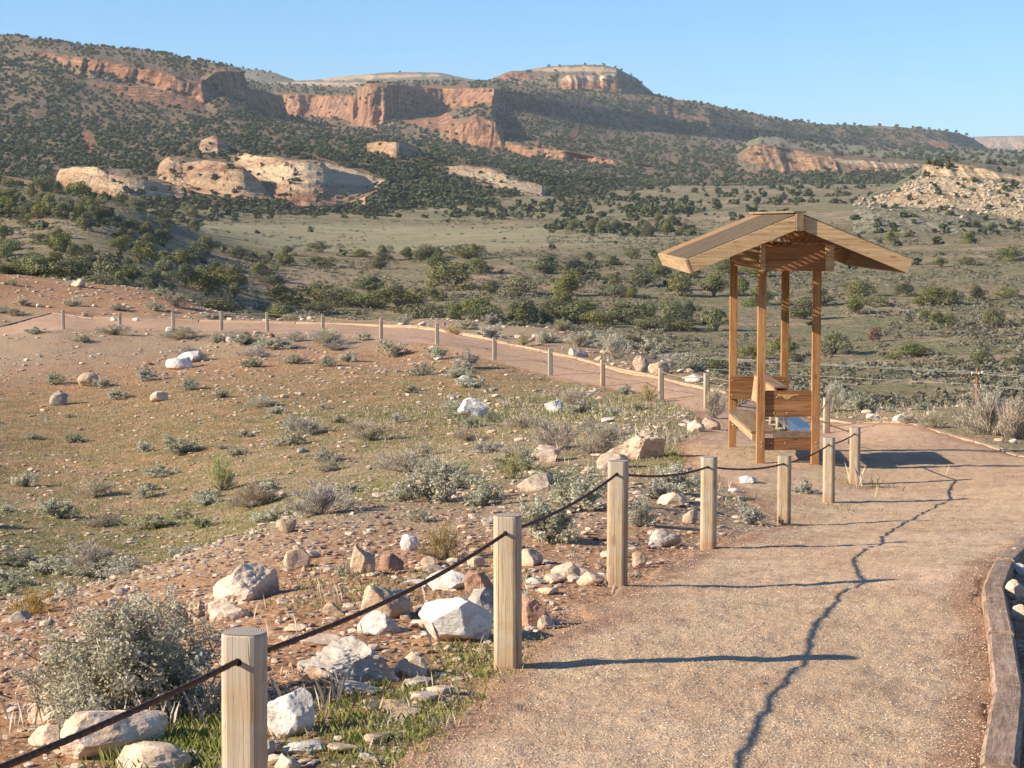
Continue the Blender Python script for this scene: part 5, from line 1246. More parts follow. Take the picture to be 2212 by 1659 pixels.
M_POST = mat_wood("weathered_pine", (0.33, 0.225, 0.125), (0.50, 0.365, 0.215), (0.62, 0.48, 0.31), 'Z', grey=0.6, dirt=(0.40, 0.26, 0.15), foot=True)
M_FARP = mat_wood("weathered_grey_pine", (0.26, 0.21, 0.14), (0.38, 0.32, 0.23), (0.50, 0.43, 0.32), 'Z', grey=0.4)
M_STAIN = mat_wood("orange_stained_wood", (0.24, 0.105, 0.038), (0.42, 0.195, 0.07), (0.55, 0.30, 0.13), 'Z', dirt=(0.42, 0.23, 0.10))
M_STAINX = mat_wood("orange_stained_board", (0.20, 0.085, 0.032), (0.32, 0.145, 0.055), (0.42, 0.22, 0.10), 'X')
M_HONEYX = mat_wood("honey_wood_x", (0.42, 0.24, 0.10), (0.58, 0.38, 0.19), (0.68, 0.49, 0.28), 'X', dirt=(0.46, 0.33, 0.20))
M_HONEYY = mat_wood("honey_wood_y", (0.34, 0.20, 0.10), (0.46, 0.30, 0.165), (0.54, 0.39, 0.24), 'Y')
M_LATH = mat_wood("dark_lath", (0.11, 0.078, 0.045), (0.18, 0.13, 0.078), (0.27, 0.205, 0.13), 'X', knots=False)
M_LATHO = mat_wood("orange_lath", (0.26, 0.13, 0.05), (0.42, 0.24, 0.11), (0.52, 0.34, 0.17), 'X', knots=False)
M_BENCH = mat_wood("brown_bench", (0.19, 0.12, 0.07), (0.27, 0.18, 0.11), (0.34, 0.245, 0.155), 'Y', knots=False)
M_TIMB = mat_wood("creosote_timber", (0.20, 0.125, 0.08), (0.34, 0.22, 0.15), (0.48, 0.34, 0.24), 'X', dirt=(0.52, 0.37, 0.26), bumpd=.008)
M_TIMBF = mat_wood("pale_timber", (0.36, 0.23, 0.14), (0.48, 0.33, 0.21), (0.56, 0.41, 0.28), 'X', dirt=(0.45, 0.28, 0.185))
M_POLE = mat_wood("utility_pole_wood", (0.22, 0.09, 0.04), (0.36, 0.16, 0.08), (0.45, 0.22, 0.12), 'Z', knots=False)
sR = NT("rusty_steel_cable"); sR.col(sR.ramp(sR.noise(sR.geo(), 45, 4), [(0.3, (0.055, 0.028, 0.018)), (0.55, (0.11, 0.055, 0.032)), (0.75, (0.22, 0.115, 0.06))])); sR.b.inputs['Roughness'].default_value = 0.8; M_RUST = sR.m
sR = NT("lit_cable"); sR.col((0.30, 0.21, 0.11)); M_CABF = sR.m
sR = NT("galvanised_bolt"); sR.col((0.62, 0.60, 0.57)); sR.b.inputs['Metallic'].default_value = 0.6; sR.b.inputs['Roughness'].default_value = 0.45; M_BOLT = sR.m
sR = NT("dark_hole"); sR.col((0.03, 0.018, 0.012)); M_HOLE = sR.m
sR = NT("cream_painted_metal"); sR.col((0.80, 0.72, 0.52)); sR.b.inputs['Roughness'].default_value = 0.5; M_CREAM = sR.m
sR = NT("sky_tinted_bench_wood"); sR.col(sR.ramp(sR.noise(sR.mapv(sR.obj(), (30, 2, 30)), 1, 4), [(0.3, (0.07, 0.09, 0.135)), (0.7, (0.12, 0.155, 0.22))])); sR.b.inputs['Roughness'].default_value = 0.28; sR.b.inputs['Specular IOR Level'].default_value = 0.6; M_BLUE = sR.m  # shaded seat wood: blue cast of the sky put into its colour
sR = NT("ochre_wood_patch"); sR.col(sR.ramp(sR.noise(sR.obj(), 40, 4), [(0.35, (0.36, 0.20, 0.06)), (0.65, (0.60, 0.40, 0.15))])); M_PATCH = sR.m
sR = NT("wire_aluminium"); sR.col((0.45, 0.45, 0.42)); sR.b.inputs['Metallic'].default_value = 0.0; sR.b.inputs['Roughness'].default_value = 0.5; M_WIRE = sR.m
sR = NT("porcelain"); sR.col((0.75, 0.75, 0.72)); sR.b.inputs['Roughness'].default_value = 0.3; M_PORC = sR.m

sR = NT("end_grain_rings"); ov_ = sR.mapv(sR.obj(), (1, 1, 0), (0, 0, 0), (0.022, -0.008, 0))
rv_ = sR.n("VectorMath", {0: ov_}, operation='LENGTH').outputs['Value']
wv_ = sR.math('SINE', sR.math('MULTIPLY', sR.math('ADD', rv_, sR.math('MULTIPLY', sR.noise(ov_, 18, 3), 0.012)), 820.0))
cv_ = sR.mix(sR.ramp(wv_, [(0.2, 0.0), (0.8, 1.0)]), (0.30, 0.235, 0.18), (0.55, 0.48, 0.40)); sR.col(sR.mix(sR.math('MULTIPLY', sR.noise(ov_, 40, 4), 0.5), cv_, (0.40, 0.35, 0.30))); sR.bump(wv_, 0.5, 0.002); M_ENDG = sR.m
# ------------------------------------------------------------------ fence
def post_section(w, n=28):
    """round log with one flat milled face to the front (-y) and a small one to the right"""
    a = np.arange(n) / n * 2 * pi + pi / n
    x = np.cos(a) * w / 2; y = np.sin(a) * w / 2
    y = np.maximum(y, -w * 0.385)
    return np.stack([x, y], -1)
def make_post(x, y, zb, h, w, label, group, rz, mat, seed, hole=True):
    root = empty("fence_post", (x, y, zb), rz)
    tag(root, label, "post", group)
    sec = post_section(w); n = len(sec)
    r = np.random.default_rng(seed)
    zs = np.concatenate([[-0.25], np.linspace(0, h - 0.006, 9), [h]])
    lean = r.normal(0, 0.006, 2)
    V = []
    for i, z in enumerate(zs):
        k = 0.955 if i == len(zs) - 1 else 1.0
        wob = 1 + 0.012 * fbm(sec[:, 0] * 20 + i * .6, sec[:, 1] * 20, seed=seed)
        V.append(np.stack([sec[:, 0] * k * wob + lean[0] * z, sec[:, 1] * k * wob + lean[1] * z, np.full(n, z)], -1))
    V = np.concatenate(V)
    f = grid_faces(len(zs), n, True)
    top = (len(zs) - 1) * n + np.arange(n)[None]
    o = mesh_np("log", V, [f, top], mat, smooth=False, parent=root)
    cap = sec * 0.952 * (1 + 0.012 * fbm(sec[:, 0] * 20 + (len(zs) - 1) * .6, sec[:, 1] * 20, seed=seed))[:, None]
    cv = np.concatenate([[[lean[0] * h, lean[1] * h, h + .0032]], np.stack([cap[:, 0] + lean[0] * h, cap[:, 1] + lean[1] * h, np.full(n, h + .0022)], -1)])
    a_ = np.arange(n); co = mesh_np("end_grain", cv, np.stack([0 * a_, 1 + a_, 1 + (a_ + 1) % n], -1), M_ENDG, parent=root)
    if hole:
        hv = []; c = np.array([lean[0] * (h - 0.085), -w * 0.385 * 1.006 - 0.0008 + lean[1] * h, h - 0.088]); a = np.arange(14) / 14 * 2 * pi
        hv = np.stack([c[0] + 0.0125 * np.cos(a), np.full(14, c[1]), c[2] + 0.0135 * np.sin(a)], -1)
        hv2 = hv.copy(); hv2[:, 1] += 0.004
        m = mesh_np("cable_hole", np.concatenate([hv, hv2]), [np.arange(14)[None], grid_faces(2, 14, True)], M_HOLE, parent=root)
    return root
ORD = ["first", "second", "third", "fourth", "fifth", "sixth", "seventh", "eighth", "ninth", "tenth", "eleventh", "twelfth", "thirteenth"]
NEARP = []
POSTLAB = ["nearest and largest pale post at the bottom left, with growth rings on its top", "second nearest pale post, right of the large white block", "third nearest pale post, with a knot near its foot",
           "fourth nearest post, standing between rocks and gravel", "fifth nearest post, short, left of the pair in front of the shelter", "sixth nearest post, in front of the right foot of the shelter", "seventh nearest post, with a dry grass tuft, right of the shelter"]
gpz = lambda x, y: float(ground_z(np.array([x]), np.array([y]))[0])
# one post out of frame in front carries the cable's near end
x0, y0 = -1.62, 2.75
NEARP.append((x0, y0, gpz(x0, y0), 0.82, .15))
make_post(x0, y0, gpz(x0, y0), 0.82, .15, "pale post in front of the nearest one, outside the lower left corner", None, -0.2, M_POST, 5)
for i, (px, w, ty, by, D) in enumerate(NEAR_POSTS):
    q = P(px, ty, D); W = w * D / F; zb = gpz(q[0], q[1]); h = q[2] - zb
    NEARP.append((q[0], D, zb, h, W))
    make_post(q[0], D, zb, h, W, POSTLAB[i], "posts of the near fence", [-.22, -.21, -.22, -.26, -.30, -.29, -.28][i], M_POST, 30 + i)
FARP = []
ORDX = ORD + ["fourteenth", "fifteenth"]
FLAB = ["grey post on the far side of the path, right behind the shelter", "post whose top shows over the display board of the shelter", "far post just left of the shelter, thirteenth from left"] + ["%s post from left in the far fence" % ORDX[len(FAR_POSTS) - 1 - i] for i in range(3, len(FAR_POSTS))]
for i, (px, ty, by, D) in enumerate(FAR_POSTS):
    q = P(px, ty, D); zb = gpz(q[0], q[1]); W = 0.15 if D < 60 else 0.155; h = q[2] - zb
    h = min(max(h, 0.72), 1.0)
    FARP.append((q[0], D, zb, h, W))
    make_post(q[0], D, zb, h, W, FLAB[i], "posts of the far fence", 0.1, M_POST if D < 60 else M_FARP, 60 + i, hole=D < 50)
def cable_run(name, pts_list, sag, rad, mat, label, twist=False, ends=()):
    """cable through the holes of consecutive posts"""
    segs = []
    allp = []
    for (a, b) in zip(pts_list[:-1], pts_list[1:]):
        a = np.array(a); b = np.array(b); L = np.linalg.norm(b - a)
        n = int(max(10, L / (0.02 if twist and min(a[1], b[1]) < 11 else 0.15)))
        t = np.linspace(0, 1, n, endpoint=False)[:, None]
        p = a + (b - a) * t; p[:, 2:3] -= sag * (L / 3.8) ** 2 * 4 * t * (1 - t)
        allp.append(p)
    allp.append(np.array([pts_list[-1]]))
    pts = np.concatenate(allp)
    if not twist:
        v, f = tube_vf(pts, rad, 5)
    else:      # six strands laid round: lobed section turned along the length
        m = len(pts); tang = np.gradient(pts, axis=0); tang /= np.linalg.norm(tang, axis=1)[:, None]
        s_ = np.cross(tang, [[0, 0, 1.0]]); s_ /= np.linalg.norm(s_, axis=1)[:, None]; u = np.cross(s_, tang)
        d = np.concatenate([[0], np.cumsum(np.linalg.norm(np.diff(pts, axis=0), axis=1))])
        n = 12; a = np.arange(n) / n * 2 * pi
        ph = d * 2 * pi / 0.20 * 1.0
        R = rad * (1 + 0.13 * np.cos(6 * a[None] - 6 * ph[:, None]))
        v = (pts[:, None] + R[..., None] * (np.cos(a)[None, :, None] * s_[:, None] + np.sin(a)[None, :, None] * u[:, None])).reshape(-1, 3)
        f = grid_faces(m, n, True)
    o = mesh_np(name, v, f, mat, smooth=True)
    tag(o, label, "cable"); return o
def hole(p): return (p[0], p[1], p[2] + p[3] - 0.088)
KX, KY = 4.117, 30.5
cable_run("rope_cable", [hole(p) for p in NEARP] + [(4.60, 28.78, -2.98)], 0.045, 0.0095, M_RUST, "dark rusty twisted cable strung through the near posts up to the shelter", True)
cable_run("rope_cable", [(4.58, 32.26, -3.12)] + [hole(FARP[0])], 0.05, 0.009, M_RUST, "dark cable from the back of the shelter to the grey post right behind it")
cable_run("rope_cable", [hole(p) for p in FARP[1:]], 0.05, 0.011, M_CABF, "thin sagging cable strung through all posts of the far fence")

# ------------------------------------------------------------------ timbers along the path
def timber(a, b, w, h, mat, label, group, rise=0.09, zoff=0.0, seed=1):
    a = np.array(a, float); b = np.array(b, float); L = np.hypot(*(b - a)); ang = math.atan2(b[1] - a[1], b[0] - a[0])
    za, zb = gpz(*a), gpz(*b)
    n = max(6, int(L / 0.12)); r = np.random.default_rng(seed)
    t = np.linspace(0, 1, n)
    xs = t * L; prof = []
    c = 0.12 * w
    sec = np.array([[-w / 2, -h], [w / 2, -h], [w / 2, -c], [w / 2 - c, 0], [-w / 2 + c, 0], [-w / 2, -c]])
    V = []
    for i, x_ in enumerate(xs):
        k = 0.95 if i in (0, n - 1) else 1.0
        j = 1 + 0.03 * fbm(sec[:, 0] * 9 + x_ * 3, sec[:, 1] * 9, seed=seed)
        V.append(np.stack([np.full(6, x_ + (0.004 if i == 0 else -0.004 if i == n - 1 else 0)), sec[:, 0] * k * j, sec[:, 1] * j + rise + (zb - za) * t[i] + 0.006 * vnoise(np.array([x_ * 3.0]), np.array([0.0]), seed=seed)[0]], -1))
    V = np.concatenate(V); f = grid_faces(n, 6, True)
    o = mesh_np("path_timber", V, [f, np.arange(6)[None][:, ::-1], ((n - 1) * 6 + np.arange(6))[None]], mat)
    o.location = (a[0], a[1], za + zoff); o.rotation_euler = (0, 0, ang)
    tag(o, label, "timber", group); return o
RT = [(1.78, 5.0), (2.06, 7.6), (2.22, 9.6), (2.36, 11.2), (2.43, 12.9), (3.66, 14.9), (4.75, 17.6), (6.4, 20.6)]
RT = [(1.70, 4.6), xy(2178, 7.7), xy(2198, 9.5), xy(2178, 11.3), xy(2158, 13.0), xy(2182, 14.8), (4.80, 17.6), (6.45, 20.6)]
TL = ["weathered dark timber at the bottom right corner, nearest of the row", "dark timber with pale scuffs at the right edge, second of the row", "dark timber in the middle of the right-hand row, third from the front", "dusty brown timber bending left in the right-hand row, fourth", "short dark timber at the bend of the right-hand row", "timber running off to the right beyond the bend", "farthest timber beyond the right edge"]
for i in range(len(RT) - 1):
    a, b = np.array(RT[i]), np.array(RT[i + 1]); u = (b - a) / np.linalg.norm(b - a)
    timber(a + u * .01, b - u * .01, .155, .2, M_TIMB, TL[i], "timbers edging the path on the right", 0.085 + 0.012 * (i % 2), 0, 70 + i)
k = 0
for i in range(1, len(OUTER) - 1):
    a, b = np.array(OUTER[i]), np.array(OUTER[i + 1]); L = np.linalg.norm(b - a); nseg = max(1, int(round(L / 4.8)))
    for q in range(nseg):
        s0 = a + (b - a) * (q / nseg); s1 = a + (b - a) * ((q + 1) / nseg); u = (s1 - s0) / np.linalg.norm(s1 - s0)
        right_ = s0[0] > 6
        farl = s0[1] > 84
        lab, gr = ("pale timber edging the path behind the left part of the far fence", "timbers behind the left part of the far fence") if farl else (("dusty timber half buried along the far edge of the path right of the shelter", "timbers right of the shelter") if right_ else ("pale timber edging the curve of the path left of the shelter", "timbers on the curve left of the shelter"))
        t_ = timber(s0 + u * .03, s1 - u * .03, .15 if s0[1] < 50 else .17, .25, M_TIMBF, lab, gr, 0.025 if right_ else 0.075 if s0[1] < 84 else 0.12 if s0[0] > -22 else 0.05, 0, 200 + k); k += 1
        mx_, my_ = (s0 + s1) / 2; pq = to_px(mx_, my_, gpz(mx_, my_)); AUTO.append((t_, 'pale path timber' if not right_ else 'half-buried path timber', 'pale path timbers' if not right_ else 'half-buried path timbers', pq[0], pq[1] - 8))

# ------------------------------------------------------------------ shelter
kiosk = empty("shelter", (KX, KY, -3.66))
tag(kiosk, "tall narrow wooden shelter with a gabled lath roof, benches and display boards beside the path", "shelter")
def kpart(name, v, f, mat, parent=kiosk, bev=0.004, label=None):
    v = np.array(v, float)
    c = (v.min(0) + v.max(0)) / 2
    o = mesh_np(name, v - c, f, mat)
    o.parent = parent; o.location = Vector(tuple(c)) - Vector(tuple(kiosk.location)) - (Vector(parent.location) if parent is not kiosk else Vector((0, 0, 0)))
    if bev: bevel(o, bev)
    if label: o["label"] = label
    return o
PW = 0.118
FX, RX, FY, BY = 3.71, 4.523, 28.86, 32.26
for (x_, y_) in ((FX, FY), (RX, FY), (FX - 0.035, BY), (RX + 0.01, BY)):
    kpart("post", *box_vf(x_ - PW / 2, x_ + PW / 2, y_ - PW / 2, y_ + PW / 2, -4.2, -0.38), M_STAIN)
# display boards, front and back
fb = kpart("front_board", *box_vf(FX + PW / 2 + .001, RX - PW / 2 - .001, FY - .024, FY + .022, -2.925, -2.535), M_STAINX)
bb = kpart("back_board", *box_vf(FX - .035 - PW / 2, RX + .01 + PW / 2 + .01, BY - PW / 2 - .047, BY - PW / 2 - .003, -2.965, -2.585), M_STAINX)
kpart("lower_board", *box_vf(FX + PW / 2 + .001, RX - PW / 2 - .001, FY - .022, FY + .024, -3.425, -3.245), M_STAINX)
kpart("bench_rail", *box_vf(FX + PW / 2 + .14, RX - PW / 2 - .001, FY - .030, FY + .060, -3.238, -3.14), M_BENCH)
kpart("back_rail", *box_vf(FX - .035 + PW / 2, RX - PW / 2, BY - .05, BY + .0, -3.47, -3.21), M_HONEYX)
# benches
kpart("bench_seat", *box_vf(3.585, 3.985, 29.0, 32.15, -3.195, -3.155), M_BENCH, label="brown bench seat on the left side")
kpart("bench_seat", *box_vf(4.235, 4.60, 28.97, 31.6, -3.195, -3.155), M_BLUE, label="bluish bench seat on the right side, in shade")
kpart("seat_support", *box_vf(3.60, 3.645, 29.0, 32.1, -3.30, -3.20), M_HONEYY)
# display desk running down the middle
def desk(v):
    return v
dv = np.array([[3.93, 29.35, -2.95], [3.975, 29.35, -2.95], [4.015, 29.35, -2.555], [3.975, 29.35, -2.545], [3.93, 31.8, -2.93], [3.975, 31.8, -2.93], [4.015, 31.8, -2.555], [3.975, 31.8, -2.545]])
df_ = np.array([[0, 1, 2, 3], [7, 6, 5, 4], [0, 3, 7, 4], [1, 5, 6, 2], [3, 2, 6, 7], [0, 4, 5, 1]])
kpart("display_panel", dv, df_, M_HONEYY)
kpart("display_top", *box_vf(3.965, 4.16, 29.3, 31.85, -2.541, -2.51), M_BENCH)
dv2 = dv.copy(); dv2[:, 0] = 2 * 4.07 - dv2[:, 0]
kpart("display_panel", dv2, df_[:, ::-1], M_BENCH)
# cream metal brackets
for (bx, by_) in ((4.10, 28.95), (4.085, 29.45), (4.05, 30.0), (4.03, 30.6), (4.02, 31.3)):
    g_ = 0.055; parts = []
    parts.append(box_vf(bx - g_ - .011, bx - g_ + .011, by_ - .008, by_ + .008, -3.15, -2.88)); parts.append(box_vf(bx + g_ - .011, bx + g_ + .011, by_ - .008, by_ + .008, -3.15, -2.88))
    parts.append(box_vf(bx - g_ - .018, bx + g_ + .018, by_ - .009, by_ + .009, -3.172, -3.151))
    for (v_, f_) in parts[:2]:
        sh = (v_[:, 2] + 3.15) / .27 * 0.022; v_[:, 0] += np.where(v_[:, 0] < bx, sh, -sh)
    v_, f_ = join(parts); kpart("bracket", v_, f_, M_CREAM, bev=0)
# bolts
def bolt(x_, y_, z_, parent, r_=.011):
    a = np.arange(10) / 10 * 2 * pi
    v1 = np.stack([x_ + r_ * np.cos(a), np.full(10, y_), z_ + r_ * np.sin(a)], -1); v2 = np.stack([x_ + r_ * .7 * np.cos(a), np.full(10, y_ - .007), z_ + r_ * .7 * np.sin(a)], -1)
    kpart("bolt", np.concatenate([v1, v2]), [grid_faces(2, 10, True), (10 + np.arange(10))[None]], M_BOLT, parent, 0)
def kz(py, D): return -(py - HOR) / F * D
yb = FY - .024
for (x_, z_) in ((3.945, -2.63), (4.075, -2.63), (3.905, -2.865), (4.10, -2.865)): bolt(x_, yb, z_, fb)
lb = [o for o in kiosk.children if o.name.startswith("lower_board")][0]
for x_ in (3.87, 4.08): bolt(x_, FY - .022, -3.315, lb)
ps = [o for o in kiosk.children if o.name.startswith("post")]
for x_, p_ in ((FX, ps[0]), (RX, ps[1])):
    for z_ in (-3.30, -3.37): bolt(x_ + .012, FY - PW / 2, z_, p_)
for x_ in (3.655, 4.50):
    for z_ in ((-2.655, -2.895) if x_ < 4 else (-2.655,)): bolt(x_, BY - PW / 2 - .047, z_, bb)
for z_ in (-3.31, -3.40): bolt(3.68, BY - PW / 2, z_, ps[2], .016)
# ochre worn patch on the front board
pp = np.array([(-.21, .015), (-.19, .035), (-.12, .03), (-.05, .035), (.0, .03), (.06, .035), (.14, .03), (.2, .035), (.215, .02), (.19, .008), (.13, .012), (.09, -.002), (.05, -.012), (.045, -.03), (.0, -.055), (-.05, -.05), (-.09, -.03), (-.10, -.01), (-.13, .0), (-.18, -.012), (-.205, 0.0)])[::-1]
pp = pp[::-1]
cx_, cz_ = 4.115, -2.615; n_ = len(pp)
v1 = np.stack([cx_ + pp[:, 0] * .78, np.full(n_, yb - .004), cz_ + pp[:, 1] * .9], -1); v2 = v1.copy(); v2[:, 1] = yb - .0005
order_ = np.arange(n_)
kpart("carved_emblem", np.concatenate([v1, v2]), [order_[None], grid_faces(2, n_, True)], M_PATCH, fb, 0)
# upper frame
ub = kpart("upper_beam", *box_vf(3.70, 4.57, 28.42, 28.465, -.745, -.365), M_STAINX)
kpart("frame_end", *box_vf(3.625, 3.698, 28.40, 28.50, -.75, -.36), M_HONEYX)
kpart("frame_end", *box_vf(4.572, 4.70, 28.40, 28.50, -.75, -.36), M_HONEYX)
kpart("upper_beam", *box_vf(3.70, 4.57, 32.62, 32.665, -.745, -.365), M_STAINX)
kpart("side_beam", *box_vf(3.66, 3.70, 28.50, 32.6, -.44, -.37), M_HONEYY)
kpart("side_beam", *box_vf(3.66, 3.70, 28.50, 32.6, -.75, -.69), M_HONEYY)
kpart("side_beam", *box_vf(4.60, 4.66, 28.50, 32.6, -.75, -.69), M_HONEYY)
kpart("side_beam", *box_vf(4.60, 4.66, 28.50, 32.6, -.44, -.37), M_HONEYY)
# side lattice: crossing diagonal laths
def lattice(x_, y0, y1, z0, z1, sp=.085, wd=.035, th=.008, plane='x'):
    parts = []
    H = z1 - z0
    for sgn, off_ in ((1, 0), (-1, th)):
        s0 = y0 - H
        while s0 < y1:
            a0, a1 = (s0, s0 + H) if sgn > 0 else (s0 + H, s0)
            # clip to y range
            za, zb = z0, z1; ya, yb_ = a0, a1
            lo, hi = min(ya, yb_), max(ya, yb_)
            if hi > y0 and lo < y1:
                def zat(y): return z0 + (y - a0) / (a1 - a0) * H
                ys_, ye_ = max(lo, y0), min(hi, y1)
                if ye_ - ys_ > .01:
                    z_s, z_e = zat(ys_), zat(ye_); hw = wd / 2 * 1.414
                    q = [(ys_, z_s - hw), (ye_, z_e - hw), (ye_, z_e + hw), (ys_, z_s + hw)]
                    q = [(a, min(max(b, z0), z1)) for a, b in q]
                    if plane == 'x': vv = [[x_ - off_, a, b] for a, b in q] + [[x_ - off_ - th * .95, a, b] for a, b in q]
                    else: vv = [[a, x_ - off_, b] for a, b in q] + [[a, x_ - off_ - th * .95, b] for a, b in q]
                    ff = np.array([[0, 1, 2, 3], [7, 6, 5, 4], [0, 4, 5, 1], [1, 5, 6, 2], [2, 6, 7, 3], [3, 7, 4, 0]])
                    parts.append((np.array(vv), ff))
            s0 += sp
    return join(parts)
v_, f_ = lattice(3.652, 28.51, 32.6, -.69, -.40, .14, .05); kpart("side_lattice", v_, f_, M_HONEYY, bev=0)
v_, f_ = lattice(28.44, 3.70, 4.57, -.36, -.14, .10, .042, .008, 'y'); kpart("gable_lattice", v_, f_, M_STAINX, bev=0)
v_, f_ = lattice(4.65, 28.51, 32.6, -.69, -.44, .14, .05); kpart("side_lattice", v_, f_, M_HONEYY, bev=0)
# roof
RY0, RY1 = 27.9, 33.1; RXC = 4.115; ZR = 0.095; DX = 1.60; ZE = -0.56
slope = (ZR - ZE) / DX; ang = atan(slope); ln = DX / cos(ang)
roof = kpart("roof", *box_vf(RXC - .055, RXC + .055, RY0 + .02, RY1 - .02, ZR - .22, ZR - .012), M_HONEYY, label="gabled roof of close-set laths with wide barge boards")
rl = Vector(roof.location)
def rpart(name, v, f, mat, bev=0.004, label=None):
    return kpart(name, v, f, mat, roof, bev, label)
rpart("ridge_cap", *box_vf(RXC - .095, RXC + .095, RY0 - .005, RY1 + .02, ZR + .004, ZR + .034), M_BENCH)
rpart("ridge_block", *box_vf(RXC - .053, RXC + .053, RY0 - .05, RY0 + .015, ZR - .255, ZR - .002), M_BENCH)
for sg in (-1, 1):
    def sp_(d, up):      # along slope from ridge, perpendicular offset
        return (RXC + sg * (d * cos(ang) + (up * sin(ang))), ZR - d * sin(ang) + up * cos(ang))
    for (ya, yb_) in ((RY0, RY0 + .04), (RY1 - .04, RY1)):
        # barge board
        pts = [sp_(.03, 0), sp_(ln, 0), sp_(ln, -.205), (RXC + sg * .055, ZR - .245)]
        if sg > 0: pts = pts
        pts2 = [(RXC + sg * .055, ZR - .03)] + pts[1:]
        v_ = np.array([[a, ya, b] for a, b in pts2] + [[a, yb_, b] for a, b in pts2]); f_ = np.array([[0, 1, 2, 3], [7, 6, 5, 4], [0, 4, 5, 1], [1, 5, 6, 2], [2, 6, 7, 3], [3, 7, 4, 0]])
        if sg > 0: f_ = f_[:, ::-1]
        o = rpart("barge_board", v_, f_, M_HONEYX)
    # eave board
    p0, p1, p2, p3 = sp_(ln + .002, .004), sp_(ln + .042, .004), sp_(ln + .042, -.21), sp_(ln + .002, -.21)
    v_ = np.array([[a, RY0 - .006, b] for a, b in (p0, p1, p2, p3)] + [[a, RY1 + .006, b] for a, b in (p0, p1, p2, p3)])
    f_ = np.array([[0, 1, 2, 3], [7, 6, 5, 4], [0, 4, 5, 1], [1, 5, 6, 2], [2, 6, 7, 3], [3, 7, 4, 0]])
    if sg > 0: f_ = f_[:, ::-1]
    rpart("eave_board", v_, f_, M_HONEYY)
    # laths running down the slope, and cross laths below them
    for nm, ya, yb_, pitch_, wd_, mt in (("roof_laths", RY0 + .05, RY1 - 1.35, .135, .098, M_LATH), ("roof_boards", RY1 - 1.35, RY1 - .05, .072, .066, M_LATHO)):
        parts = []
        y_ = ya
        while y_ < yb_ - wd_:
            a0, a1, a2, a3 = sp_(.02, .012), sp_(ln, .012), sp_(ln, .002), sp_(.02, .002)
            v_ = np.array([[a, y_, b] for a, b in (a0, a1, a2, a3)] + [[a, y_ + wd_, b] for a, b in (a0, a1, a2, a3)])
            ff = np.array([[0, 1, 2, 3], [7, 6, 5, 4], [0, 4, 5, 1], [1, 5, 6, 2], [2, 6, 7, 3], [3, 7, 4, 0]])
            parts.append((v_, ff if sg < 0 else ff[:, ::-1])); y_ += pitch_
        v_, f_ = join(parts); rpart(nm, v_, f_, mt, 0)
    parts = []; d = .05
    while d < ln - .03:
        a0, a1, a2, a3 = sp_(d, .0005), sp_(d + .035, .0005), sp_(d + .035, -.010), sp_(d, -.010)
        v_ = np.array([[a, RY0 + .042, b] for a, b in (a0, a1, a2, a3)] + [[a, RY1 - .042, b] for a, b in (a0, a1, a2, a3)])
        ff = np.array([[0, 1, 2, 3], [7, 6, 5, 4], [0, 4, 5, 1], [1, 5, 6, 2], [2, 6, 7, 3], [3, 7, 4, 0]])
        parts.append((v_ + np.array([0, 0, .011]) * 0, ff if sg < 0 else ff[:, ::-1])); d += .085
    v_, f_ = join(parts); rpart("cross_laths", v_, f_, M_LATH, 0)

# ------------------------------------------------------------------ power line
PX0, PY0 = (2114 - CX) / F * 160, 160.0
PX1, PY1 = -42.8, 266.0
up = empty("utility_pole", (PX0, PY0, -22.5)); tag(up, "reddish wooden utility pole with a white insulator, beyond the path at the right", "pole")
t = np.linspace(0, 1, 8)
v_, f_ = tube_vf(np.stack([0 * t, 0 * t, -1 + 11.3 * t], -1), 0.155 - 0.045 * t, 12); n_ = len(v_)
mesh_np("pole", v_, [f_, (n_ - 12 + np.arange(12))[None]], M_POLE, parent=up)
v_, f_ = join([box_vf(-.05, .05, -.75, .75, 9.72, 9.84)]); mesh_np("crossarm", v_, f_, M_POLE, parent=up)
for (a, b, c) in ((-.16, 0, 9.9), (0, -.65, 9.95), (0, .65, 9.95)):
    v_, f_ = tube_vf([[a, b, c - .12], [a, b, c - .05], [a, b, c + .02], [a, b, c + .10]], [.04, .085, .06, .03], 10); mesh_np("insulator", v_, f_, M_PORC, parent=up)
ul = np.array([PX1 - PX0, PY1 - PY0]); ul = ul / np.hypot(*ul); un = np.array([-ul[1], ul[0]])
up.rotation_euler = (0, 0, math.atan2(ul[1], ul[0]) )
WL = ["upper wire of the power line crossing behind the fence and shelter", "second wire of the power line, just under the upper one", "lowest wire of the power line, set apart below the others"]
for k, (off_, zz_) in enumerate(((.65, 9.98), (-.65, 9.98), (.12, 8.95))):
    runs = []
    for (s0, s1) in ((-70, 0), (0, 134), (134, 268)):
        tt = np.linspace(0, 1, 30); s_ = s0 + (s1 - s0) * tt
        runs.append(np.stack([PX0 + ul[0] * s_ + un[0] * off_, PY0 + ul[1] * s_ + un[1] * off_, -22.5 + zz_ + 0 * s_ - 1.0 * 4 * tt * (1 - tt) * ((s1 - s0) / 134) ** 2 + 0.35 * np.clip(s_, 0, 999) / 134], -1)[: -1])
    v_, f_ = tube_vf(np.concatenate(runs), .011, 4)
    tag(mesh_np("power_wire", v_, f_, M_WIRE), WL[k], "wire")

# ------------------------------------------------------------------ haze
hz = NT("thin_air_haze"); hz.t.nodes.remove(hz.b)
pv = hz.t.nodes.new("ShaderNodeVolumePrincipled"); pv.inputs['Density'].default_value = 0.00006; pv.inputs['Color'].default_value = (0.80, 0.90, 1.0, 1); pv.inputs['Anisotropy'].default_value = 0.0
hz.t.links.new(pv.outputs[0], hz.out.inputs['Volume'])
v_, f_ = box_vf(-4500, 5500, -60, 8600, -30, 420)
hb = mesh_np("haze", v_, f_, hz.m); tag(hb, kind="stuff")
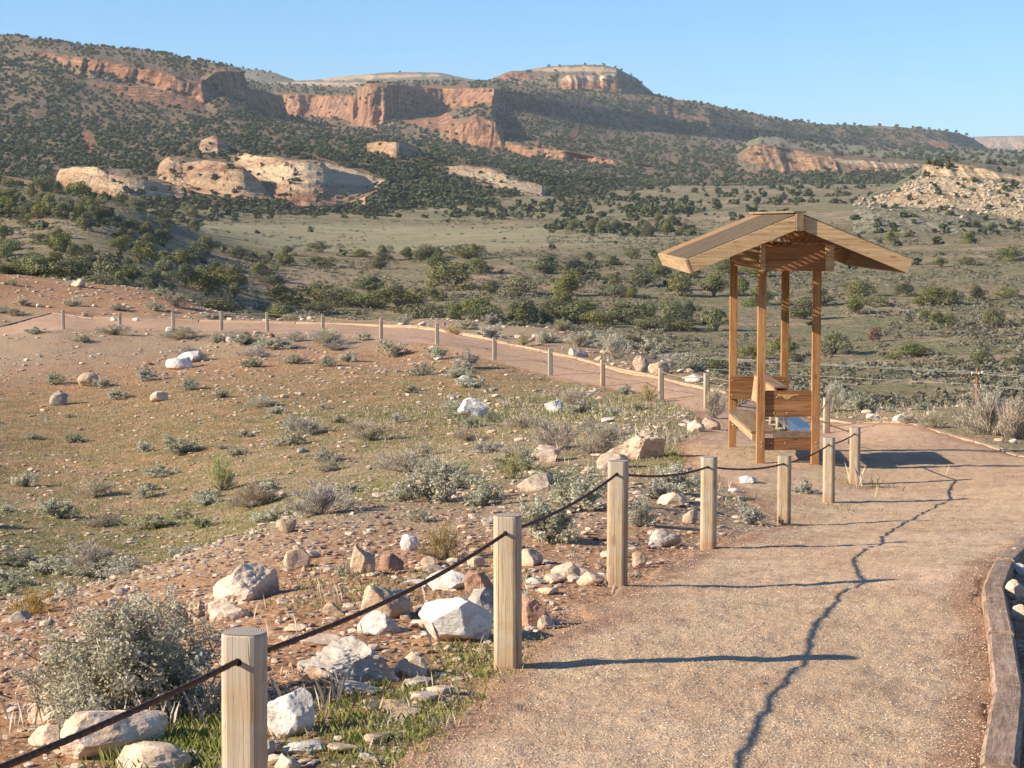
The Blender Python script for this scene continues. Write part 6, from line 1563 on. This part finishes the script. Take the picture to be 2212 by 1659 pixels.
# ------------------------------------------------------------------ labels of the many small things, by look and nearest landmark
ORDL = ["leftmost", "second", "third", "fourth", "fifth", "sixth", "seventh", "eighth", "ninth", "tenth", "eleventh", "twelfth", "thirteenth", "fourteenth", "fifteenth", "sixteenth", "seventeenth", "eighteenth", "nineteenth", "twentieth", "twenty-first", "twenty-second", "twenty-third", "twenty-fourth", "twenty-fifth", "twenty-sixth", "twenty-seventh", "twenty-eighth", "twenty-ninth", "thirtieth"]
LM = [(p[0], (max(p[2], 0) + min(p[3], 1500)) / 2, n) for p, n in zip(NEAR_POSTS, ["the nearest post", "the second near post", "the third near post", "the fourth near post", "the fifth near post", "the sixth near post", "the seventh near post"])]
nf = len(FAR_POSTS)
for i, p in enumerate(FAR_POSTS):
    k = nf - 1 - i
    if i > 1: LM.append((p[0], (p[1] + p[2]) / 2, "the leftmost far post" if k == 0 else "the %s far post" % (ORD + ["fourteenth", "fifteenth"])[k]))
LM += [(1025, 885, "the large split boulder"), (395, 790, "the long white stone"), (475, 1030, "the lime green bush"), (962, 1170, "the golden rabbitbrush"), (1375, 970, "the pale rock shelf"), (1255, 1070, "the wide silver sage"),
       (235, 1600, "the pinkish boulder"), (985, 1340, "the large white block"), (255, 1450, "the big sagebrush"), (1405, 800, "the orange rocks"), (1950, 908, "the white path-edge stones"), (2150, 900, "the dark bare bush"),
       (1640, 950, "the shelter benches"), (240, 1200, "the bright green grass"), (1886, 715, "the dead brown juniper"), (2114, 800, "the utility pole"), (440, 560, "the bare reddish dirt patch"), (2050, 440, "the pale boulder knoll"),
       (700, 495, "the open grassy field"), (1490, 590, "the left roof eave"), (1965, 590, "the right roof eave"), (470, 395, "the sandstone dome"), (1330, 500, "the pale rocks in the plain"), (125, 876, "the hollow grey stone"), (700, 985, "the dark-shaded sage"),
       (640, 1210, "the blocky ochre stone"), (782, 1220, "the upright pointed stone"), (1300, 960, "the grey leafless brushes"), (310, 965, "the pale grey sage"), (630, 775, "the cushion bushes"), (1110, 1010, "the yellowish rabbitbrush"), (730, 1440, "the layered boulder"),
       (200, 1060, "the grey-brown brush"), (540, 1270, "the large sloping boulder"), (1600, 480, "the far scrubby plain"), (1100, 690, "the juniper belt"), (690, 560, "the dirt track"), (960, 600, "the track-side junipers"), (250, 640, "the juniper grove at left"), (150, 500, "the left hill spur")]
def auto_labels(items):
    """items: (object, noun phrase, plural phrase, px, py)"""
    sets = {}
    for o, noun, plur, px, py in items:
        best = min(LM, key=lambda l: math.hypot(l[0] - px, (l[1] - py) * 1.6) if math.hypot(l[0] - px, l[1] - py) > 6 else 1e9)
        dx, dy = px - best[0], (py - best[1]) * 1.6
        rel = ("right of" if dx > 0 else "left of") if abs(dx) > abs(dy) else ("in front of" if dy > 0 else "beyond")
        sets.setdefault((noun, plur, rel, best[2]), []).append((px, py, o))
    for (noun, plur, rel, lm), L in sets.items():
        where = "%s %s" % (rel, lm)
        if len(L) == 1: L[0][2]["label"] = "%s %s" % (noun, where); continue
        if len(L) == 2:
            L.sort(key=lambda q: -q[1])
            for w, q in zip(("nearer", "farther"), L): q[2]["label"] = "%s of two %s %s" % (w, plur, where)
            continue
        L.sort(key=lambda q: q[0])
        if len(L) <= 30:
            for w, q in zip(ORDL, L): q[2]["label"] = ("%s of the %s %s" if w == "leftmost" else "%s from left of %s %s") % (w, plur, where)
            L[-1][2]["label"] = "rightmost of the %s %s" % (plur, where)
        else:
            for q in L: q[2]["label"] = "%s among many %s" % (noun, where)
            for q in L: q[2]["group"] = "%s %s" % (plur, where)
auto_labels(AUTO)
